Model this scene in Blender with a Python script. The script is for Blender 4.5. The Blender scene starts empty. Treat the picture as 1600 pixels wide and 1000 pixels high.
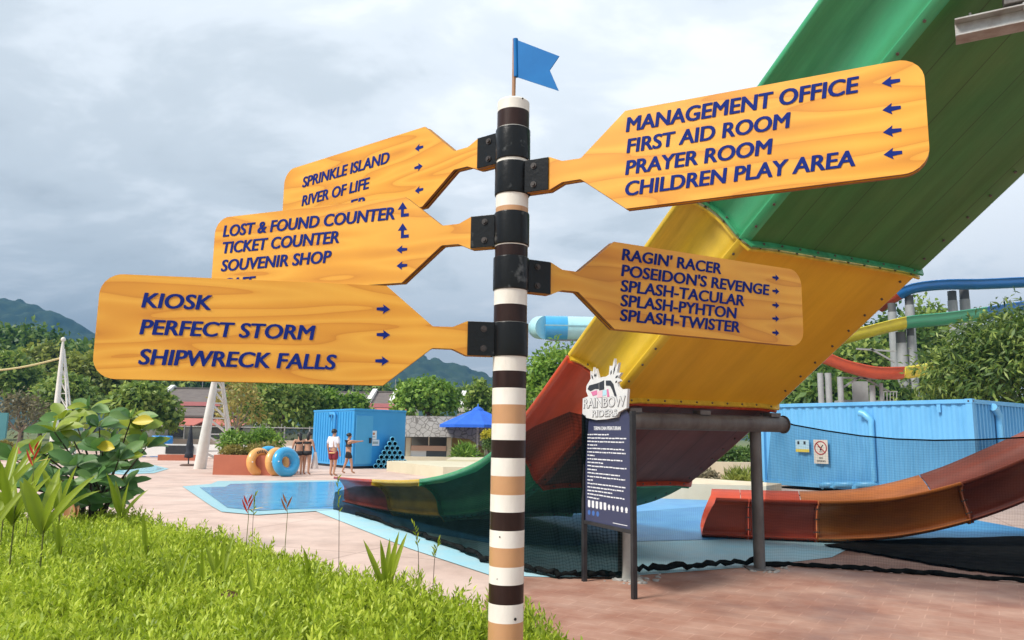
import bpy, bmesh, math, random
import numpy as np
from mathutils import Vector, Matrix, noise as mnoise

# ------------------------------------------------------------------ camera, sky, sun, exposure
SC = bpy.context.scene
COL = SC.collection
FOC = 1200.0
PITCH, ROLL = math.radians(8.5), math.radians(0.85)
EYE = np.array([0, 0, 1.6])
_R0 = np.array([1.0, 0, 0]); _U0 = np.array([0, -math.sin(PITCH), math.cos(PITCH)])
CF = np.array([0, math.cos(PITCH), math.sin(PITCH)])
CR = _R0 * math.cos(ROLL) + _U0 * math.sin(ROLL)
CU = -_R0 * math.sin(ROLL) + _U0 * math.cos(ROLL)
cam_data = bpy.data.cameras.new('camera')
cam = bpy.data.objects.new('camera', cam_data); COL.objects.link(cam)
cam_data.sensor_width = 36; cam_data.lens = 36 * FOC / 1600
cam_data.clip_start = 0.05; cam_data.clip_end = 6000
M3 = Matrix((Vector(CR), Vector(CU), Vector(-CF))).transposed()
cam.matrix_world = Matrix.Translation(Vector(EYE)) @ M3.to_4x4()
SC.camera = cam

SUN_DIR = Vector((-0.62, -0.42, 0.78)).normalized()
SUN_EL = math.asin(SUN_DIR.z); SUN_AZ = math.atan2(SUN_DIR.x, SUN_DIR.y)
world = bpy.data.worlds.new('World'); SC.world = world; world.use_nodes = True
wn, wl = world.node_tree.nodes, world.node_tree.links
wn.clear()
w_out = wn.new('ShaderNodeOutputWorld'); w_bg = wn.new('ShaderNodeBackground')
w_bg.inputs['Strength'].default_value = 0.12
sky = wn.new('ShaderNodeTexSky'); sky.sky_type = 'NISHITA'; sky.sun_disc = False
sky.sun_elevation = SUN_EL; sky.sun_rotation = SUN_AZ % (2 * math.pi)
tc = wn.new('ShaderNodeTexCoord')
sep = wn.new('ShaderNodeSeparateXYZ'); wl.new(tc.outputs['Generated'], sep.inputs[0])
zadd = wn.new('ShaderNodeMath'); zadd.operation = 'MAXIMUM'; zadd.inputs[1].default_value = 0.0
wl.new(sep.outputs['Z'], zadd.inputs[0])
zoff = wn.new('ShaderNodeMath'); zoff.operation = 'ADD'; zoff.inputs[1].default_value = 0.32
wl.new(zadd.outputs[0], zoff.inputs[0])
dv = wn.new('ShaderNodeVectorMath'); dv.operation = 'DIVIDE'
cmb = wn.new('ShaderNodeCombineXYZ')
for i in range(3): wl.new(zoff.outputs[0], cmb.inputs[i])
wl.new(tc.outputs['Generated'], dv.inputs[0]); wl.new(cmb.outputs[0], dv.inputs[1])
mapn = wn.new('ShaderNodeMapping'); mapn.inputs['Scale'].default_value = (1.0, 1.5, 0.6)
mapn.inputs['Rotation'].default_value = (0, 0, 0.35)
wl.new(dv.outputs[0], mapn.inputs[0])
n1 = wn.new('ShaderNodeTexNoise'); n1.inputs['Scale'].default_value = 2.1; n1.inputs['Detail'].default_value = 7
n1.inputs['Roughness'].default_value = 0.57; n1.inputs['Distortion'].default_value = 0.25
wl.new(mapn.outputs[0], n1.inputs['Vector'])
# brighter where the sun sits behind thinner cloud, to the upper right
bd = wn.new('ShaderNodeVectorMath'); bd.operation = 'DOT_PRODUCT'
bd.inputs[1].default_value = Vector((0.62, 0.62, 0.48)).normalized()
wl.new(tc.outputs['Generated'], bd.inputs[0])
bm = wn.new('ShaderNodeMapRange'); bm.inputs['From Min'].default_value = 0.45; bm.inputs['From Max'].default_value = 1.0
bm.inputs['To Min'].default_value = 0.0; bm.inputs['To Max'].default_value = 0.30
wl.new(bd.outputs['Value'], bm.inputs['Value'])
ad = wn.new('ShaderNodeMath'); ad.operation = 'ADD'
wl.new(n1.outputs['Fac'], ad.inputs[0]); wl.new(bm.outputs[0], ad.inputs[1])
cr = wn.new('ShaderNodeValToRGB')
cr.color_ramp.interpolation = 'EASE'
cr.color_ramp.elements[0].position = 0.30; cr.color_ramp.elements[0].color = (0.46, 0.505, 0.54, 1)
cr.color_ramp.elements[1].position = 0.77; cr.color_ramp.elements[1].color = (0.90, 0.93, 0.955, 1)
e = cr.color_ramp.elements.new(0.5); e.color = (0.585, 0.64, 0.68, 1)
e = cr.color_ramp.elements.new(0.63); e.color = (0.73, 0.78, 0.82, 1)
wl.new(ad.outputs[0], cr.inputs[0])
sc_ = wn.new('ShaderNodeVectorMath'); sc_.operation = 'SCALE'; sc_.inputs['Scale'].default_value = 8.8
wl.new(cr.outputs['Color'], sc_.inputs[0])
mx = wn.new('ShaderNodeMix'); mx.data_type = 'RGBA'; mx.inputs['Factor'].default_value = 0.93
wl.new(sky.outputs[0], mx.inputs['A']); wl.new(sc_.outputs[0], mx.inputs['B'])
wl.new(mx.outputs['Result'], w_bg.inputs['Color']); wl.new(w_bg.outputs[0], w_out.inputs['Surface'])

sun_data = bpy.data.lights.new('sun', 'SUN'); sun_data.energy = 3.3; sun_data.angle = math.radians(16)
sun_data.color = (1.0, 0.95, 0.87)
sun = bpy.data.objects.new('sun', sun_data); COL.objects.link(sun)
sun.rotation_euler = (-SUN_DIR).to_track_quat('-Z', 'Y').to_euler(); sun.location = (0, 0, 40)
SC.view_settings.view_transform = 'Standard'; SC.view_settings.look = 'None'
SC.view_settings.exposure = 0.62; SC.view_settings.gamma = 1.0
SC.view_settings.use_curve_mapping = False
SC.render.engine = 'CYCLES'
SC.cycles.max_bounces = 6; SC.cycles.transparent_max_bounces = 16
SC.cycles.use_denoising = True

# ------------------------------------------------------------------ measuring from the photograph
def ray(x, y): return CR * (x - 800) / FOC + CU * (500 - y) / FOC + CF
def G(x, y, z=0.0):
    d = ray(x, y); return EYE + d * (z - EYE[2]) / d[2]
def AY(x, y, Y):
    d = ray(x, y); return EYE + d * Y / d[1]
def PL(x, y, P, n):
    d = ray(x, y); return EYE + d * ((P - EYE) @ n) / (d @ n)
def PJ(P):
    v = np.asarray(P, float) - EYE; w = v @ CF
    return 800 + FOC * (v @ CR) / w, 500 - FOC * (v @ CU) / w
V3 = lambda *a: np.array(a, float)
unit2 = lambda v: v / np.linalg.norm(v)
rnd = random.Random(7)

# ------------------------------------------------------------------ materials
MATS = {}
def lin(c):
    return tuple(((v / 255 + 0.055) / 1.055) ** 2.4 if v / 255 > 0.04045 else v / 255 / 12.92 for v in c)
def mat(name, base, rough=0.6, var=None, vscale=3.0, vamt=1.0, bump=0.0, bscale=40.0, metal=0.0, coat=0.0, stretch=None, spec=0.5, lo=0.36, hi=0.68):
    """Principled surface: base colour wandering towards var by noise, optional fine bump."""
    if name in MATS: return MATS[name]
    m = bpy.data.materials.new(name); m.use_nodes = True; MATS[name] = m
    n, l = m.node_tree.nodes, m.node_tree.links
    b = n['Principled BSDF']
    b.inputs['Roughness'].default_value = rough; b.inputs['Metallic'].default_value = metal
    b.inputs['Specular IOR Level'].default_value = spec
    if coat: b.inputs['Coat Weight'].default_value = coat; b.inputs['Coat Roughness'].default_value = 0.12
    t = n.new('ShaderNodeTexCoord'); v = t.outputs['Object']
    if stretch:
        mp = n.new('ShaderNodeMapping'); mp.inputs['Scale'].default_value = stretch
        l.new(v, mp.inputs[0]); v = mp.outputs[0]
    if var:
        ns = n.new('ShaderNodeTexNoise'); ns.inputs['Scale'].default_value = vscale; ns.inputs['Detail'].default_value = 6
        ns.inputs['Roughness'].default_value = 0.62
        l.new(v, ns.inputs['Vector'])
        mr = n.new('ShaderNodeMapRange'); mr.inputs['From Min'].default_value = lo; mr.inputs['From Max'].default_value = hi
        mr.inputs['To Max'].default_value = vamt
        l.new(ns.outputs['Fac'], mr.inputs['Value'])
        mi = n.new('ShaderNodeMix'); mi.data_type = 'RGBA'
        mi.inputs['A'].default_value = (*base, 1); mi.inputs['B'].default_value = (*var, 1)
        l.new(mr.outputs[0], mi.inputs['Factor']); l.new(mi.outputs['Result'], b.inputs['Base Color'])
    else:
        b.inputs['Base Color'].default_value = (*base, 1)
    if bump:
        nb = n.new('ShaderNodeTexNoise'); nb.inputs['Scale'].default_value = bscale; nb.inputs['Detail'].default_value = 4
        l.new(v, nb.inputs['Vector'])
        bu = n.new('ShaderNodeBump'); bu.inputs['Strength'].default_value = bump; bu.inputs['Distance'].default_value = 0.02
        l.new(nb.outputs['Fac'], bu.inputs['Height']); l.new(bu.outputs[0], b.inputs['Normal'])
    return m
def leaf_mat(name, c1, c2, c3, trans=0.35, rough=0.5, nscale=0.7):
    """Leaf surface: each leaf (mesh island) its own tone between three pigments, with some light coming through."""
    if name in MATS: return MATS[name]
    m = bpy.data.materials.new(name); m.use_nodes = True; MATS[name] = m
    n, l = m.node_tree.nodes, m.node_tree.links
    b = n['Principled BSDF']; b.inputs['Roughness'].default_value = rough
    g = n.new('ShaderNodeNewGeometry')
    t = n.new('ShaderNodeTexCoord'); ns = n.new('ShaderNodeTexNoise'); ns.inputs['Scale'].default_value = nscale
    ns.inputs['Detail'].default_value = 3
    l.new(t.outputs['Object'], ns.inputs['Vector'])
    a = n.new('ShaderNodeMath'); a.operation = 'MULTIPLY_ADD'; a.inputs[1].default_value = 0.55
    s = n.new('ShaderNodeMath'); s.operation = 'MULTIPLY_ADD'; s.inputs[1].default_value = 1.1; s.inputs[2].default_value = -0.28
    l.new(ns.outputs['Fac'], s.inputs[0])
    l.new(g.outputs['Random Per Island'], a.inputs[0]); l.new(s.outputs[0], a.inputs[2])
    r = n.new('ShaderNodeValToRGB'); el = r.color_ramp.elements
    el[0].position = 0.1; el[0].color = (*c1, 1); el[1].position = 0.9; el[1].color = (*c3, 1)
    q = el.new(0.5); q.color = (*c2, 1)
    l.new(a.outputs[0], r.inputs[0]); l.new(r.outputs[0], b.inputs['Base Color'])
    tr = n.new('ShaderNodeBsdfTranslucent'); l.new(r.outputs[0], tr.inputs['Color'])
    mx = n.new('ShaderNodeMixShader'); mx.inputs[0].default_value = trans
    l.new(b.outputs[0], mx.inputs[1]); l.new(tr.outputs[0], mx.inputs[2])
    l.new(mx.outputs[0], n['Material Output'].inputs['Surface'])
    return m

# ------------------------------------------------------------------ objects
ORG = {}
def tag(o, label=None, cat=None, group=None, kind=None):
    if label: o['label'] = label
    if cat: o['category'] = cat
    if group: o['group'] = group
    if kind: o['kind'] = kind
    return o
def thing(name, loc, label, cat, group=None):
    o = bpy.data.objects.new(name, None); COL.objects.link(o)
    o.empty_display_size = 0.1; o.location = tuple(loc); ORG[o.name] = np.array(loc, float)
    return tag(o, label, cat, group)
def link_mesh(name, me, mats, parent=None, loc=None):
    """Mesh data in world coordinates -> one object whose origin sits at its thing's base."""
    org = ORG[parent.name] if parent is not None else np.array(loc if loc is not None else (0, 0, 0), float)
    n = len(me.vertices)
    co = np.empty(n * 3, np.float32); me.vertices.foreach_get('co', co)
    co = co.reshape(-1, 3) - org.astype(np.float32); me.vertices.foreach_set('co', co.ravel())
    me.update()
    for m in (mats if isinstance(mats, (list, tuple)) else [mats]): me.materials.append(m)
    o = bpy.data.objects.new(name, me); COL.objects.link(o)
    ORG[o.name] = org
    if parent is not None: o.parent = parent
    else: o.location = tuple(org)
    return o
class MB:
    """Collects shapes into ONE mesh."""
    def __init__(s): s.v = []; s.f = []; s.m = []; s.sm = []
    def add(s, vs, fs, mi=0, smooth=False):
        k = len(s.v); s.v += [tuple(map(float, p)) for p in vs]
        for f in fs: s.f.append([k + i for i in f]); s.m.append(mi); s.sm.append(smooth)
        return s
    def box(s, c, size, ax=None, mi=0):
        c = np.asarray(c, float); a = np.eye(3) if ax is None else np.asarray(ax, float)
        h = np.asarray(size, float) / 2; vs = []
        for x in (-1, 1):
            for y in (-1, 1):
                for z in (-1, 1): vs.append(c + a[0] * x * h[0] + a[1] * y * h[1] + a[2] * z * h[2])
        return s.add(vs, [(0, 1, 3, 2), (4, 6, 7, 5), (0, 4, 5, 1), (2, 3, 7, 6), (0, 2, 6, 4), (1, 5, 7, 3)], mi)
    def bar(s, p, q, w, d, up=(0, 0, 1), mi=0):
        p, q = np.asarray(p, float), np.asarray(q, float); t = q - p; L = np.linalg.norm(t); t = t / L
        x = np.cross(t, up)
        if np.linalg.norm(x) < 1e-4: x = np.cross(t, (1, 0, 0))
        x /= np.linalg.norm(x); z = np.cross(x, t)
        return s.box((p + q) / 2, (L, w, d), (t, x, z), mi)
    def tube(s, pts, r, n=10, mi=0, caps=True, smooth=True, closed=False):
        P = [np.asarray(p, float) for p in pts]; N = len(P)
        rs = r if hasattr(r, '__len__') else [r] * N
        vs = []; prev = None
        for i in range(N):
            if closed: t = P[(i + 1) % N] - P[i - 1]
            else: t = P[min(i + 1, N - 1)] - P[max(i - 1, 0)]
            t = t / (np.linalg.norm(t) + 1e-12)
            if prev is None:
                a = np.cross(t, (0, 0, 1))
                if np.linalg.norm(a) < 1e-3: a = np.cross(t, (1, 0, 0))
            else: a = prev - t * (prev @ t)
            a = a / (np.linalg.norm(a) + 1e-12); prev = a; b = np.cross(t, a)
            for k in range(n):
                an = 2 * math.pi * k / n; vs.append(P[i] + (a * math.cos(an) + b * math.sin(an)) * rs[i])
        fs = []
        for i in range(N if closed else N - 1):
            j = (i + 1) % N
            for k in range(n): fs.append((i * n + k, i * n + (k + 1) % n, j * n + (k + 1) % n, j * n + k))
        s.add(vs, fs, mi, smooth)
        if caps and not closed:
            s.add(vs[:n], [tuple(range(n))[::-1]], mi); s.add(vs[-n:], [tuple(range(n))], mi)
        return s
    def cyl(s, p, q, r, n=16, mi=0, r2=None): return s.tube([p, q], [r, r if r2 is None else r2], n, mi)
    def prism(s, pts, off, mi=0):
        a = [np.asarray(p, float) for p in pts]; o = np.asarray(off, float); b = [p + o for p in a]; n = len(a)
        return s.add(a + b, [tuple(range(n))[::-1], tuple(range(n, 2 * n))] + [(i, (i + 1) % n, n + (i + 1) % n, n + i) for i in range(n)], mi)
    def lathe(s, c, prof, n=24, mi=0, ax=None):
        c = np.asarray(c, float); a = np.eye(3) if ax is None else np.asarray(ax, float); vs = []
        for r, z in prof:
            for k in range(n):
                t = 2 * math.pi * k / n; vs.append(c + a[0] * r * math.cos(t) + a[1] * r * math.sin(t) + a[2] * z)
        fs = [(i * n + k, i * n + (k + 1) % n, (i + 1) * n + (k + 1) % n, (i + 1) * n + k) for i in range(len(prof) - 1) for k in range(n)]
        return s.add(vs, fs, mi, True)
    def grid(s, rows, mi=0, smooth=True, loop=False):
        R, Cn = len(rows), len(rows[0]); vs = [p for r in rows for p in r]; fs = []
        for i in range(R - 1):
            for j in range(Cn if loop else Cn - 1): fs.append((i * Cn + j, i * Cn + (j + 1) % Cn, (i + 1) * Cn + (j + 1) % Cn, (i + 1) * Cn + j))
        return s.add(vs, fs, mi, smooth)
    def build(s, name, mats, parent=None, loc=None, label=None, bevel=0.0, normals=True):
        me = bpy.data.meshes.new(name); me.from_pydata(s.v, [], s.f)
        me.polygons.foreach_set('material_index', s.m); me.polygons.foreach_set('use_smooth', s.sm)
        if normals:
            b = bmesh.new(); b.from_mesh(me); bmesh.ops.recalc_face_normals(b, faces=b.faces); b.to_mesh(me); b.free()
        o = link_mesh(name, me, mats, parent, loc)
        if bevel:
            bv = o.modifiers.new('bevel', 'BEVEL'); bv.width = bevel; bv.segments = 2; bv.limit_method = 'ANGLE'
        if label: o['label'] = label
        return o
def fast_mesh(name, V, F, mats, parent=None, loc=None, smooth=False, mi=None):
    V = np.asarray(V, np.float32).reshape(-1, 3); F = np.asarray(F, np.int32); k = F.shape[1]
    me = bpy.data.meshes.new(name)
    me.vertices.add(len(V)); me.vertices.foreach_set('co', V.ravel())
    me.loops.add(F.size); me.loops.foreach_set('vertex_index', F.ravel())
    me.polygons.add(len(F)); me.polygons.foreach_set('loop_start', np.arange(0, F.size, k, dtype=np.int32))
    if smooth: me.polygons.foreach_set('use_smooth', np.ones(len(F), bool))
    if mi is not None: me.polygons.foreach_set('material_index', np.asarray(mi, np.int32))
    me.update(calc_edges=True); me.validate()
    return link_mesh(name, me, mats, parent, loc)
def sheet(name, pts, m, z, label=None, kind='structure', thick=0.0):
    mb = MB(); P = [(p[0], p[1], z) for p in pts]
    if thick: mb.prism([(p[0], p[1], z - thick) for p in pts], (0, 0, thick))
    else: mb.add(P, [tuple(range(len(P)))])
    o = mb.build(name, m, loc=(0, 0, 0)); o['kind'] = kind
    if label: o['label'] = label
    return o

# ------------------------------------------------------------------ lettering
_font_cache = {}
def text_mesh(body, bold=0.018, shear=0.22, depth=0.0006, space=1.0):
    """Lettering as plain triangles in its own plane; returns verts (x right, y up, z out), faces, width, cap height."""
    key = (body, bold, shear, space)
    if key not in _font_cache:
        cu = bpy.data.curves.new('lettering', 'FONT'); cu.body = body; cu.size = 1.0; cu.offset = bold; cu.shear = shear
        cu.space_character = space
        cu.resolution_u = 4; cu.extrude = 0.004
        ob = bpy.data.objects.new('lettering_source', cu); COL.objects.link(ob)
        dg = bpy.context.evaluated_depsgraph_get(); dg.update()
        me = bpy.data.meshes.new_from_object(ob.evaluated_get(dg))
        v = np.array([x.co[:] for x in me.vertices]); f = [tuple(p.vertices) for p in me.polygons]
        bpy.data.objects.remove(ob); bpy.data.curves.remove(cu); bpy.data.meshes.remove(me)
        _font_cache[key] = (v, f)
    return _font_cache[key]
CAP = 0.727
def put_text(mb, body, org, ux, uz, nrm, width=None, cap=0.05, thick=0.002, mi=0, bold=0.018, shear=0.22, space=1.0, center=False, strokes=((0, 0),)):
    v, f = text_mesh(body, bold, shear, space=space)
    x0, x1 = v[:, 0].min(), v[:, 0].max()
    sx = (width / (x1 - x0)) if width else cap / CAP
    sy = cap / (CAP + 2 * bold)
    org, ux, uz, nrm = (np.asarray(a, float) for a in (org, ux, uz, nrm))
    X = (v[:, 0] - x0 - ((x1 - x0) / 2 if center else 0)) * sx; Y = (v[:, 1] + bold) * sy
    for i, (dx, dy) in enumerate(strokes):
        Z = np.where(v[:, 2] > 0, thick + i * .00012, 0.0)
        P = org + (X + dx * cap)[:, None] * ux + (Y + dy * cap)[:, None] * uz + Z[:, None] * nrm
        mb.add(P, f, mi)

# ================================================================== SETTING
plaza_m = mat('pale_pink_paving', (0.66, 0.50, 0.42), 0.75, (0.55, 0.39, 0.32), 0.5, 0.9, 0.15, 25)
def paving_material():
    m = mat('stamped_red_paving', (0.33, 0.155, 0.105), 0.55, (0.50, 0.32, 0.245), 1.5, 0.85, 0.0)
    n, l = m.node_tree.nodes, m.node_tree.links; b = n['Principled BSDF']
    t = n.new('ShaderNodeTexCoord'); mp = n.new('ShaderNodeMapping'); mp.inputs['Rotation'].default_value = (0, 0, 0.55)
    l.new(t.outputs['Object'], mp.inputs[0])
    br = n.new('ShaderNodeTexBrick'); br.inputs['Scale'].default_value = 1.75; br.inputs['Mortar Size'].default_value = 0.014
    br.inputs['Mortar Smooth'].default_value = 0.6; br.inputs['Row Height'].default_value = 0.34; br.inputs['Brick Width'].default_value = 0.68
    br.inputs['Color1'].default_value = (0.86, 0.86, 0.86, 1); br.inputs['Color2'].default_value = (1.06, 1.03, 1.0, 1); br.inputs['Mortar'].default_value = (1.35, 1.42, 1.45, 1)
    l.new(mp.outputs[0], br.inputs['Vector'])
    old = b.inputs['Base Color'].links[0].from_socket
    mu = n.new('ShaderNodeMix'); mu.data_type = 'RGBA'; mu.blend_type = 'MULTIPLY'; mu.inputs['Factor'].default_value = 0.5
    l.new(old, mu.inputs['A']); l.new(br.outputs['Color'], mu.inputs['B']); l.new(mu.outputs['Result'], b.inputs['Base Color'])
    # damp patches: darker stains with an outline of their own
    ns = n.new('ShaderNodeTexNoise'); ns.inputs['Scale'].default_value = 0.55; ns.inputs['Detail'].default_value = 5
    l.new(t.outputs['Object'], ns.inputs['Vector'])
    mr = n.new('ShaderNodeMapRange'); mr.inputs['From Min'].default_value = 0.5; mr.inputs['From Max'].default_value = 0.62
    l.new(ns.outputs['Fac'], mr.inputs['Value'])
    m2 = n.new('ShaderNodeMix'); m2.data_type = 'RGBA'; m2.blend_type = 'MULTIPLY'; m2.inputs['B'].default_value = (0.72, 0.66, 0.64, 1)
    l.new(mr.outputs[0], m2.inputs['Factor']); l.new(mu.outputs['Result'], m2.inputs['A']); l.new(m2.outputs['Result'], b.inputs['Base Color'])
    r2 = n.new('ShaderNodeMapRange'); r2.inputs['To Min'].default_value = 0.7; r2.inputs['To Max'].default_value = 0.38
    l.new(mr.outputs[0], r2.inputs['Value']); l.new(r2.outputs[0], b.inputs['Roughness'])
    bu = n.new('ShaderNodeBump'); bu.inputs['Strength'].default_value = 0.25; bu.inputs['Distance'].default_value = 0.01
    l.new(br.outputs['Fac'], bu.inputs['Height']); bu.invert = True; l.new(bu.outputs[0], b.inputs['Normal'])
    return m
def plaza_extra(m):
    n, l = m.node_tree.nodes, m.node_tree.links; b = n['Principled BSDF']; t = n.new('ShaderNodeTexCoord')
    br = n.new('ShaderNodeTexBrick'); br.offset = 0.0; br.inputs['Scale'].default_value = 1.0; br.inputs['Brick Width'].default_value = 3.0; br.inputs['Row Height'].default_value = 3.0; br.inputs['Mortar Size'].default_value = .018
    br.inputs['Color1'].default_value = (1, 1, 1, 1); br.inputs['Color2'].default_value = (.94, .94, .95, 1); br.inputs['Mortar'].default_value = (.66, .62, .6, 1)
    mp = n.new('ShaderNodeMapping'); mp.inputs['Rotation'].default_value = (0, 0, .4); l.new(t.outputs['Object'], mp.inputs[0]); l.new(mp.outputs[0], br.inputs['Vector'])
    ns = n.new('ShaderNodeTexNoise'); ns.inputs['Scale'].default_value = .8; ns.inputs['Detail'].default_value = 8; ns.inputs['Roughness'].default_value = .7; l.new(t.outputs['Object'], ns.inputs['Vector'])
    r = n.new('ShaderNodeValToRGB'); r.color_ramp.elements[0].position = .36; r.color_ramp.elements[0].color = (.72, .70, .69, 1); r.color_ramp.elements[1].position = .56; r.color_ramp.elements[1].color = (1, 1, 1, 1); l.new(ns.outputs['Fac'], r.inputs[0])
    old = b.inputs['Base Color'].links[0].from_socket; prev = old
    for sk in (br.outputs['Color'], r.outputs['Color']):
        mi = n.new('ShaderNodeMix'); mi.data_type = 'RGBA'; mi.blend_type = 'MULTIPLY'; mi.inputs['Factor'].default_value = .8; l.new(prev, mi.inputs['A']); l.new(sk, mi.inputs['B']); prev = mi.outputs['Result']
    l.new(prev, b.inputs['Base Color'])
plaza_extra(plaza_m)
grass_m = mat('lawn', (0.10, 0.14, 0.035), 0.9, (0.17, 0.17, 0.06), 0.4, 1.0, 0.3, 8)
sheet('ground', [(-3000, -300), (3000, -300), (3000, 3500), (-3000, 3500)], grass_m, 0.0)
sheet('plaza', [(-70, -8), (60, -8), (60, 44), (15, 52), (-8, 56), (-70, 62)], plaza_m, 0.006)
pave_m = paving_material()
sheet('pavement', [(-0.4, -6), (40, -6), (40, 11.2), (8.2, 11.2), (5.0, 12.1), (4.2, 10.9), (1.2, 9.35), (-0.15, 9.2), (-0.3, 6)], pave_m, 0.012)
rim_m = mat('light_cyan_pool_paint', (0.36, 0.66, 0.76), 0.5, (0.46, 0.66, 0.70), 2.2, 0.9, 0.1, 30)
bluefloor_m = mat('blue_pool_paint', (0.035, 0.25, 0.57), 0.35, (0.09, 0.36, 0.62), 1.3, 0.9, 0.08, 30)
g2 = lambda x, y: tuple(G(x, y)[:2])
# light cyan band around the basin
sheet('pool_edge', [g2(486, 797), g2(640, 859), g2(766, 901), (0.55, 9.0), (1.3, 9.12), (3.1, 9.95), (4.4, 10.8), (5.2, 11.95), (9.0, 12.4), (9.5, 13.6), (3.0, 13.6), (0.5, 13.4), (-1.2, 14.4), (-3.6, 16.6)], rim_m, 0.018)
sheet('pool_floor', [g2(520, 796.5), g2(640, 829), g2(770, 852), g2(900, 855), g2(1000, 848), g2(1120, 845), g2(1265, 840), (9.5, 13.0), (9.5, 19), g2(1195, 785), g2(1060, 781), (2.0, 24.3), (-5.0, 25.9), (-5.0, 16.0)], bluefloor_m, 0.024)
edge_m = mat('aqua_tile_band', (0.27, 0.50, 0.56), 0.4, (0.34, 0.56, 0.60), 4, 0.8)
sheet('pool_coping', [g2(285, 761), g2(330, 792), g2(346, 801), g2(402, 806), g2(494, 800), g2(530, 797), (-3.2, 16.6), (-5.0, 26.3), g2(340, 752.5), g2(330, 757)], edge_m, 0.020)
def water_material(name, deep, pale, rough=0.08):
    m = mat(name, deep, rough, pale, 1.1, 0.8)
    n, l = m.node_tree.nodes, m.node_tree.links; b = n['Principled BSDF']
    t = n.new('ShaderNodeTexCoord'); mp = n.new('ShaderNodeMapping'); mp.inputs['Scale'].default_value = (1, 2.2, 1)
    l.new(t.outputs['Object'], mp.inputs[0])
    b.inputs['IOR'].default_value = 1.24
    w = n.new('ShaderNodeTexNoise'); w.inputs['Scale'].default_value = 3.2; w.inputs['Detail'].default_value = 3; w.inputs['Distortion'].default_value = 0.8
    l.new(mp.outputs[0], w.inputs['Vector'])
    bu = n.new('ShaderNodeBump'); bu.inputs['Strength'].default_value = 0.6; bu.inputs['Distance'].default_value = 0.05
    l.new(w.outputs['Fac'], bu.inputs['Height']); l.new(bu.outputs[0], b.inputs['Normal'])
    return m
water_m = water_material('pool_water', (0.03, 0.27, 0.53), (0.09, 0.41, 0.62), .14)
sheet('pool_water', [g2(312, 763), g2(355, 795), g2(405, 800), g2(490, 795), g2(528, 793), (-3.6, 16.9), (-5.4, 25.4), g2(420, 755.5), g2(360, 757.5), g2(352, 762)], water_m, 0.028)
sheet('wading_pool_coping', [g2(120, 736), g2(190, 742), g2(240, 740), g2(264, 733), g2(240, 727), g2(120, 724)], edge_m, 0.018)
sheet('wading_pool_water', [g2(130, 735), g2(192, 739), g2(236, 737.5), g2(256, 733), g2(236, 728.5), g2(130, 726)], water_material('shallow_water', (0.16, 0.55, 0.70), (0.28, 0.66, 0.76)), 0.024)

# far hills, tree-bumped
def hills():
    rng = np.random.default_rng(3)
    xs = np.arange(-1150, 460, 3.0); ys = np.concatenate([np.arange(560, 930, 7.0), np.arange(930, 1500, 30.0)])
    kx = np.array([-1150, -608, -560, -494, -390, -286, -200, -112, -33, 60, 200, 460])
    kz = np.array([185, 152, 136, 110, 104, 99, 96, 92, 72, 52, 36, 24])
    X, Y = np.meshgrid(xs, ys)
    ridge = np.interp(X, kx, kz)
    prof = np.interp(Y, [560, 700, 820, 900, 930, 1100, 1500], [0.02, 0.34, 0.72, 0.985, 1.0, 0.8, 0.3])
    Z = ridge * prof
    wob = np.zeros_like(Z)
    for i in range(Z.shape[0]):
        for j in range(0, Z.shape[1]):
            wob[i, j] = mnoise.noise(Vector((xs[j] / 60, ys[i] / 60, 0.3))) * 7 + mnoise.noise(Vector((xs[j] / 22, ys[i] / 22, 5.3))) * 3
    # rounded crowns on a jittered lattice
    cs = 12.0
    gi = rng.random((400, 400, 3))
    ix, iy = np.floor(X / cs).astype(int), np.floor(Y / cs).astype(int); best = np.zeros_like(Z)
    for dx in (-1, 0, 1):
        for dy in (-1, 0, 1):
            c = gi[(ix + dx) % 400, (iy + dy) % 400]
            d2 = (X - (ix + dx + c[..., 0]) * cs) ** 2 + (Y - (iy + dy + c[..., 1]) * cs) ** 2
            rr = 5.5 + 4 * c[..., 2]
            best = np.maximum(best, np.sqrt(np.maximum(rr * rr - d2, 0)) * 0.8 + (c[..., 2] - .5) * 3)
    Z = np.maximum(Z + (wob + best) * np.minimum(1, prof * 3) - 5, -2)
    R, Cn = Z.shape
    V = np.stack([X, Y, Z], -1).reshape(-1, 3)
    idx = np.arange(R * Cn).reshape(R, Cn)
    F = np.stack([idx[:-1, :-1], idx[:-1, 1:], idx[1:, 1:], idx[1:, :-1]], -1).reshape(-1, 4)
    o = fast_mesh('hills', V, F, mat('forest_hill', (0.022, 0.045, 0.016), 0.95, (0.05, 0.085, 0.03), 0.05, 1.0, 0.0), loc=(0, 0, 0))
    o['kind'] = 'structure'
hills()

# ================================================================== SIGNPOST
POLE = AY(797, 520, 3.3); PX, PY = POLE[0], POLE[1]
def zp(y):
    """height on the pole's near side seen at photo row y"""
    b = min(np.arange(0.0, 3.6, 0.002), key=lambda z: abs(PJ((PX, PY - 0.07, z))[1] - y)); return float(b)
post = thing('signpost', (PX, PY, 0), 'tall striped direction post with five orange arrow boards and a blue flag', 'signpost')
PR = 0.0725
white_p = mat('cream_white_paint', (0.75, 0.72, 0.65), 0.4, (0.58, 0.53, 0.45), 7, 0.7, 0.06, 60, stretch=(1, 1, .35), spec=.3, lo=.48, hi=.72)
brown_p = mat('dark_brown_paint', (0.018, 0.007, 0.005), 0.35, (0.05, 0.025, 0.02), 9, 0.8, 0.05, 60, stretch=(1, 1, 0.2), spec=.25, lo=.45, hi=.75)
tan_p = mat('tan_paint', (0.50, 0.27, 0.125), 0.4, (0.43, 0.23, 0.105), 6, 0.6, 0.05, 60, coat=0.2)
pm = MB()
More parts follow.
